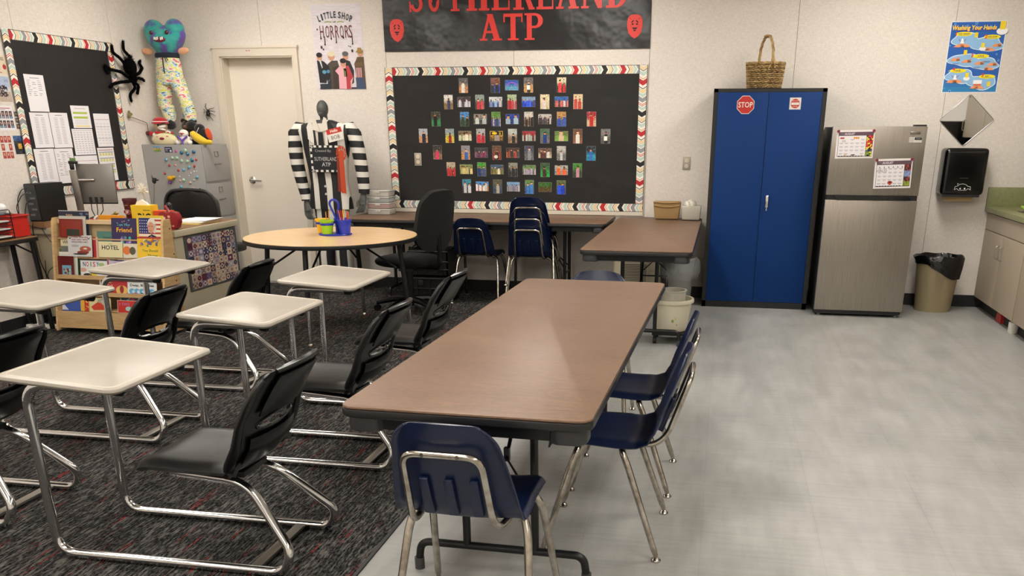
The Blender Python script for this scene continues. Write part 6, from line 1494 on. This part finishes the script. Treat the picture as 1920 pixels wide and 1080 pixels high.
t2 = Art((.235, -.001, 1.415), XP, ZP, .095, .04, 'c8c4bc', .0008); t2.up().rect(.04, .018, .094, .038, '1c1a1a').rect(.002, .002, .036, .038, 'b0aca4').up().rect(.05, .026, .086, .030, '8a867e').line([(.045, .008), (.085, .008)], .0015, 'a8a49c'); t2.build('energy_sticker', up_)
def cal(x0, x1, z0, z1, rot, label, k):
    w_, h_ = x1-x0, z1-z0; t = thing('menu_calendar', label, 'calendar', ((x0+x1)/2, 7.789, (z0+z1)/2), 0, 'August menu calendars on the refrigerator'); t.rotation_euler = (0, rot, 0)
    a = Art((-w_/2, -.001, -h_/2), XP, ZP, w_, h_, 'dcd6d4', .0008); a.up().rect(w_*.05, h_*.06, w_*.97, h_*.93, '3c2c34').up(.0002).rect(w_*.06, h_*.08, w_*.79, h_*.80, 'ddd8da')
    a.rect(w_*.05, h_*.81, w_*.97, h_*.93, '5a4450'); a.up(.0002).text('AUGUST', w_*.34, h_*.835, h_*.065, 'd8d0d0', al='c', bold=.03, shear=.2).rect(w_*.09, h_*.86, w_*.19, h_*.88, '8a7a82')
    random.seed(40+k)
    for j in range(5):
        for i in range(5):
            x, y = w_*(.09+.14*i), h_*(.16+.125*j)
            if (j, i) in ((4, 0), (4, 1), (4, 3), (0, 2), (0, 3)) and k == 0: continue
            a.rect(x, y, x+w_*.10, y+h_*.018, '9a949a').rect(x+w_*.02, y-h_*.03, x+w_*.08, y-h_*.015, 'b0aab0')
    a.grid(w_*.80, h_*.08, w_*.965, h_*.80, 5, 14, lambda i, j, u, v: jit(('c03028' if v > .45 else '3a4a6a' if v > .2 else '7a8a2a') if random.random() < .5 else ('2a1a18' if random.random() < .6 else 'd8c840'), .1) if k == 0 else jit('7a88b0' if .4 < v < .68 else ('8a2a28' if random.random() < .5 else '2a1c1c') if v > .2 else '7a8a2a', .1))
    a.up(.0002)
    if k == 0: 
        a.ell(w_*.13, h_*.72, .010, .006, 'b03a30').ell(w_*.18, h_*.72, .010, .006, 'b03a30').text('225', w_*.2, h_*.58, h_*.07, '5a4a44', al='c', shear=-.1)
        for i in range(3): a.ell(w_*(.48+.05*i), h_*.72, .007, .009, 'd08a28')
        a.line([(w_*.22, h_*.12), (w_*.30, h_*.13)], .007, 'c89a5a').line([(w_*.42, h_*.12), (w_*.52, h_*.13)], .009, '6a4a40'); a.line([(w_*.82, h_*.30), (w_*.95, h_*.50)], .006, 'e8dc30').line([(w_*.80, h_*.36), (w_*.94, h_*.44)], .005, 'e8dc30')
    else:
        for i in range(6): a.line([(w_*(.13+.12*i), h_*.74), (w_*(.14+.12*i), h_*.69)], .006, '4a4040')
        a.text('HALO', w_*.2, h_*.56, h_*.08, '3a3434', w=w_*.26, al='c'); a.ell(w_*.42, h_*.20, .013, .011, 'b03828').ell(w_*.46, h_*.20, .013, .011, 'b03828').up(.0002).poly([(w_*.37, h_*.19), (w_*.51, h_*.19), (w_*.44, h_*.10)], 'b03828')
    for i in range(9): a.rect(w_*(.08+.075*i), h_*.065, w_*(.08+.075*i)+w_*.05, h_*.095, '1c1618')
    a.build('printed_sheet', t)
    for x in (-w_/2+.012, w_/2-.008): MB().cyl((x, -.001, h_/2-.008), (x, -.009, h_/2-.008), .012, .011, n=18).build('button_magnet', M('magnet_plum', '7a2440', .3), t)
cal(.872, 1.165, 1.292, 1.508, -.02, 'upper left August menu calendar on the refrigerator', 0)
cal(1.196, 1.485, 1.063, 1.292, -.035, 'lower right August menu calendar with a red heart on the refrigerator', 1)

# ============================================================ WASTE BIN, COUNTER
t = thing('waste_bin', 'beige waste bin with a black liner beside the refrigerator', 'trash can', (1.90, 8.24, 0))
MB().lathe([(.0, .002), (.148, .0), (.15, .01), (.186, .44), (.192, .445), (.192, .455), (.183, .455), (.146, .02), (0, .015)], n=40, sy=.8).build('bin_body', M('bin_beige', '938567', .45, bump=.05, bs=100), t)
mb = MB(); rings = []; random.seed(6); n = 48
def lr(i, k):
    a_ = 2*PI*i/n; fr = max(0, math.cos(a_-(-PI/2+.9)))   # hangs lower at the front right
    drop = .055+.13*fr**1.2
    zz = {0: .40, 1: .47, 2: .485, 3: .47, 4: .47-drop*.5, 5: .47-drop}[k]
    rr = {0: .172, 1: .183, 2: .193, 3: .203, 4: .200, 5: .194-.07*(drop)*.4}[k] + .003*math.sin(a_*9+k) + .0025*math.sin(a_*17+2*k) + (.018 if k == 3 and abs(a_-PI) < .3 else 0)
    return (math.cos(a_)*rr, math.sin(a_)*rr*.8, zz+.004*math.sin(a_*7))
for k in range(6): rings.append([mb.bm.verts.new(lr(i, k)) for i in range(n)])
mb.skin(rings, False); lin_ = mb.build('liner', M('bag_black', '0b0b0c', .22, spec=.6, bump=.8, bs=25, bd=.01), t)
t = thing('sink_counter', 'beige sink cabinet with green countertop along the right wall', 'cabinet', (0, 0, 0))
CAB = M('cabinet_laminate', 'a39684', .5, bump=.05, bs=200); GRN = M('green_laminate', '8a8c63', .35, var='80825a', ns=40)
cx0, cy0, cy1 = 2.285, 5.85, BY-.001
MB().box2((cx0+.012, cy0, .105), (RX-.001, cy1, .835)).build('carcass', CAB, t)
MB().box2((cx0+.075, cy0+.0, 0), (RX-.001, cy1, .104)).build('toe_kick', BLK, t)
ct = MB(); ct.box2((cx0-.02, cy0-.02, .842), (2.40, cy1, .884), bev=.004); ct.box2((2.79, cy0-.02, .842), (RX-.001, cy1, .884)); ct.box2((2.39, cy0-.02, .842), (2.80, 7.0, .884)); ct.box2((2.39, 7.95, .842), (2.80, cy1, .884)); ct.build('countertop', GRN, t)
MB().box2((cx0-.018, BY-.025, .884), (RX-.001, BY-.001, 1.045), bev=.002).box2((RX-.025, cy0, .884), (RX-.001, BY-.025, 1.045)).build('backsplash', GRN, t)
MB().box2((2.385, 6.99, .883), (2.805, 7.01, .888)).box2((2.385, 7.94, .883), (2.805, 7.96, .888)).box2((2.385, 6.99, .883), (2.405, 7.96, .888)).box2((2.785, 6.99, .883), (2.805, 7.96, .888)).box2((2.395, 7.0, .72), (2.795, 7.95, .725)).box2((2.395, 7.0, .72), (2.40, 7.95, .885)).box2((2.79, 7.0, .72), (2.795, 7.95, .885)).box2((2.395, 7.0, .72), (2.795, 7.005, .885)).box2((2.395, 7.945, .72), (2.795, 7.95, .885)).build('sink_basin', M('sink_steel', '6a655c', .35, .9), t)
seg = [(8.42, 7.875), (7.868, 7.30), (7.28, 6.72), (6.712, 6.14)]
MB().box2((cx0, 7.30, .70), (cx0+.014, 8.42, .832)).build('drawer_front', CAB, t); MB().box2((cx0, 6.14, .70), (cx0+.014, 7.28, .832)).build('drawer_front', CAB, t)
for i, (a_, b_) in enumerate(seg):
    d = MB().box2((cx0, b_, .107), (cx0+.014, a_, .692), bev=.001).build('door', CAB, t)
    y = b_+.045 if i % 2 == 0 else a_-.045
    MB().tube([(cx0, y, .50), (cx0-.03, y, .505), (cx0-.03, y, .605), (cx0, y, .61)], .005, fil=.015, n=8).build('handle', M('satin_nickel', 'b4aca0', .3, 1), d)
# wall cabinets over the counter (seen in the diamond mirror)
t = thing('wall_cabinet', 'beige wall cabinet above the sink counter, seen in the diamond mirror', 'cabinet', (0, 0, 0))
MB().box2((2.60, 5.92, 1.43), (RX-.001, 8.32, 2.2)).build('carcass', CAB, t)
for i in range(3):
    y0 = 5.92+.8*i; d = MB().box2((2.585, y0+.004, 1.435), (2.599, y0+.796, 2.195)).build('door', CAB, t); y = y0+.05 if i % 2 == 0 else y0+.75
    MB().tube([(2.585, y, 1.50), (2.555, y, 1.505), (2.555, y, 1.605), (2.585, y, 1.61)], .005, fil=.015, n=8).build('handle', M('satin_nickel', 'b4aca0', .3, 1), d)
t = thing('mirror_dark_block', 'black block added along the right wall for the diamond mirror to reflect', 'cabinet', (2.56, 4.6, 0))  # out-of-view block added to give the mirror its dark reflection
MB().box((0, 0, .80), (.68, 2.4, 1.60), bev=.01).build('body', M('gloss_black'), t)
for k in range(3): dd_ = MB().box((-.345, -.8+.8*k, .80), (.01, .78, 1.54), bev=.003).build('door', KBL, t); MB().box((-.36, -.5+.8*k, .9), (.02, .015, .16), bev=.004).build('handle', M('dull_steel'), dd_)
t = thing('faucet', 'dark metal faucet at the back of the sink on the green counter', 'faucet', (2.66, 8.08, .884))
MB().tube([(0, 0, 0), (0, 0, .16), (0, -.12, .16), (0, -.14, .10)], .014, fil=.05).box((0, 0, .01), (.06, .22, .02), bev=.005).box((-.03, .05, .05), (.03, .02, .08), bev=.004).build('spout', M('faucet_metal', '55564f', .3, .9), t)
random.seed(12)
o = MB().tube([(random.uniform(-.03, .03), random.uniform(-.06, .06), .006+random.uniform(0, .02)) for _ in range(16)], .004, fil=.02, n=6).build('scrubber', M('scrub_green', 'a8d84a', .6)); o.location = (2.50, 8.13, .886); tag(o, 'bright green tangled scrubber on the back of the green counter', 'scrubber')
t = thing('dustpan', 'red plastic item pushed under the toe space of the sink cabinet', 'dustpan', (2.335, 7.80, 0))
MB().prism([(0, 0), (.15, 0), (.13, .07), (.02, .085)], (.0, -.08, .002), YP, ZP, .05).build('pan', M('pan_red', '9c1a18', .4), t)
t = thing('container', 'white round container under the sink cabinet at the right edge', 'container', (2.33, 7.36, 0))
MB().lathe([(0, 0), (.035, 0), (.04, .01), (.04, .085), (.03, .09), (0, .09)], n=22).build('pot', M('pot_white', 'c4c0b8', .4), t)

# ============================================================ UNDER AND BY THE RIGHT TABLE
IV = M('ivory_plastic', 'c6bda2', .45)
t = thing('air_purifier', 'ivory louvred appliance box under the right brown table', 'appliance', (-.74, 8.22, 0))
MB().box((0, .02, .22), (.44, .22, .36), bev=.03, seg=4).build('housing', IV, t); MB().box((0, .02, .02), (.38, .2, .04)).build('base', M('dark_base', '3a3833', .6), t)
MB().box((-.03, -.095, .27), (.27, .012, .19)).build('grille_panel', M('ivory_light', 'd2cab2', .45), t)
mb = MB()
for i in range(11): mb.box((-.03, -.103, .20+.0145*i), (.24, .006, .0055))
mb.build('louvre_slots', M('slot_dark', '4a463c', .8), t)
t = thing('trash_can', 'translucent trash can with a clear plastic bag beside the right table legs', 'trash can', (-.345, 8.10, 0))
MB().lathe([(0, .003), (.105, .0), (.13, .40), (.14, .405), (.14, .425), (.128, .425), (.102, .01), (0, .01)], n=32).build('can_body', M('frosted_grey', '9a9a94', .3, trans=.35), t)
mb = MB(); rings = []; random.seed(17)
for k, (r_, z) in enumerate(((.128, .30), (.137, .42), (.148, .435), (.158, .40), (.168, .33), (.160, .27), (.15, .24))):
    rings.append([mb.bm.verts.new((math.cos(2*PI*i/40)*(r_+random.uniform(-.006, .006)*(k > 2)*2+(.02 if k in (3, 4, 5) and 33 < i+0 else 0)), math.sin(2*PI*i/40)*(r_+random.uniform(-.006, .006)*(k > 2)), z+random.uniform(-.012, .012)*(k > 2))) for i in range(40)])
mb.skin(rings, False); mb.build('bag', M('clear_bag', 'c8ccd0', .15, alpha=.22, spec=.6, bump=.8, bs=30, bd=.01), t)
t = thing('bucket', 'ivory bucket on black casters at the far right corner of the centre table', 'bucket', (-.33, 6.6, 0)); t.scale = (1, 1, .88)
MB().lathe([(0, .10), (.115, .10), (.12, .11), (.15, .335), (.165, .34), (.168, .352), (.165, .37), (.15, .37), (.146, .35), (.115, .12), (0, .115)], n=36).build('bucket_body', M('bucket_ivory', 'cfc8b2', .4), t)
MB().lathe([(0, .105), (.10, .105), (.10, .40), (.104, .43), (.11, .43), (.11, .435), (.095, .435), (.09, .12), (0, .12)], (0, .03, 0), 30).build('inner_pail', M('pail_white', 'bdb9ab', .4), t)
MB().box((0, 0, .085), (.26, .26, .02)).build('dolly', BMET, t)
for x in (-.11, .11):
    for y in (-.11, .11): MB().cyl((x-.012, y, .03), (x+.012, y, .03), .03, n=16).box((x, y, .06), (.02, .02, .04)).build('caster', RUB, t)
a = Art((.02, -.1335, .20), XP, ZP); a.ell(0, 0, .010, .014, '8a9a4a').ell(.02, .02, .006, .008, 'b8a83a').ell(-.01, .035, .004, .006, '6a8a3a').ell(.03, -.03, .004, .004, '8a3a3a'); a.build('plant_sticker', t)
# black crates under the wall table
CRT = M('crate_black', '101012', .5)
for i, (x, y, z, l) in enumerate(((-2.60, 7.86, .006, 'lower black crate with a latch under the wall table'), (-2.60, 7.86, .25, 'upper open black crate with a bit of orange inside'))):
    t = thing('storage_crate', l, 'crate', (x, y, z), 0, 'black crates under the wall table')
    mb = MB(); w_, d_, h_ = .36, .30, .235
    for a_, b_ in (((-w_/2, -d_/2, 0), (w_/2, d_/2, .01)), ((-w_/2, -d_/2, 0), (w_/2, -d_/2+.012, h_)), ((-w_/2, d_/2-.012, 0), (w_/2, d_/2, h_)), ((-w_/2, -d_/2, 0), (-w_/2+.012, d_/2, h_)), ((w_/2-.012, -d_/2, 0), (w_/2, d_/2, h_))): mb.box2(a_, b_)
    for zz in (.06, .13, h_-.015): mb.box((0, 0, zz), (w_+.014, d_+.014, .014), bev=.003) if zz > .2 and 0 else mb.tube([(-w_/2-.004, -d_/2-.004, zz), (w_/2+.004, -d_/2-.004, zz), (w_/2+.004, d_/2+.004, zz), (-w_/2-.004, d_/2+.004, zz)], .006, n=5, closed=True)
    for x_ in (-.12, 0, .12): mb.box((x_, -d_/2-.004, h_/2), (.016, .008, h_-.02))
    mb.build('crate_body', CRT, t)
    MB().box((-.08, -d_/2-.012, h_-.05), (.05, .012, .05), bev=.004).cyl((-.08, -d_/2-.02, h_-.05), (-.08, -d_/2-.012, h_-.05), .013).build('latch', M('latch_grey', '2e2f31', .35), t)
    if i: part_label(MB().box((.12, -.02, .16), (.05, .1, .10), rot=(0, .2, 0)).build('contents', M('content_orange', 'c23a18', .5), t), 'orange contents')
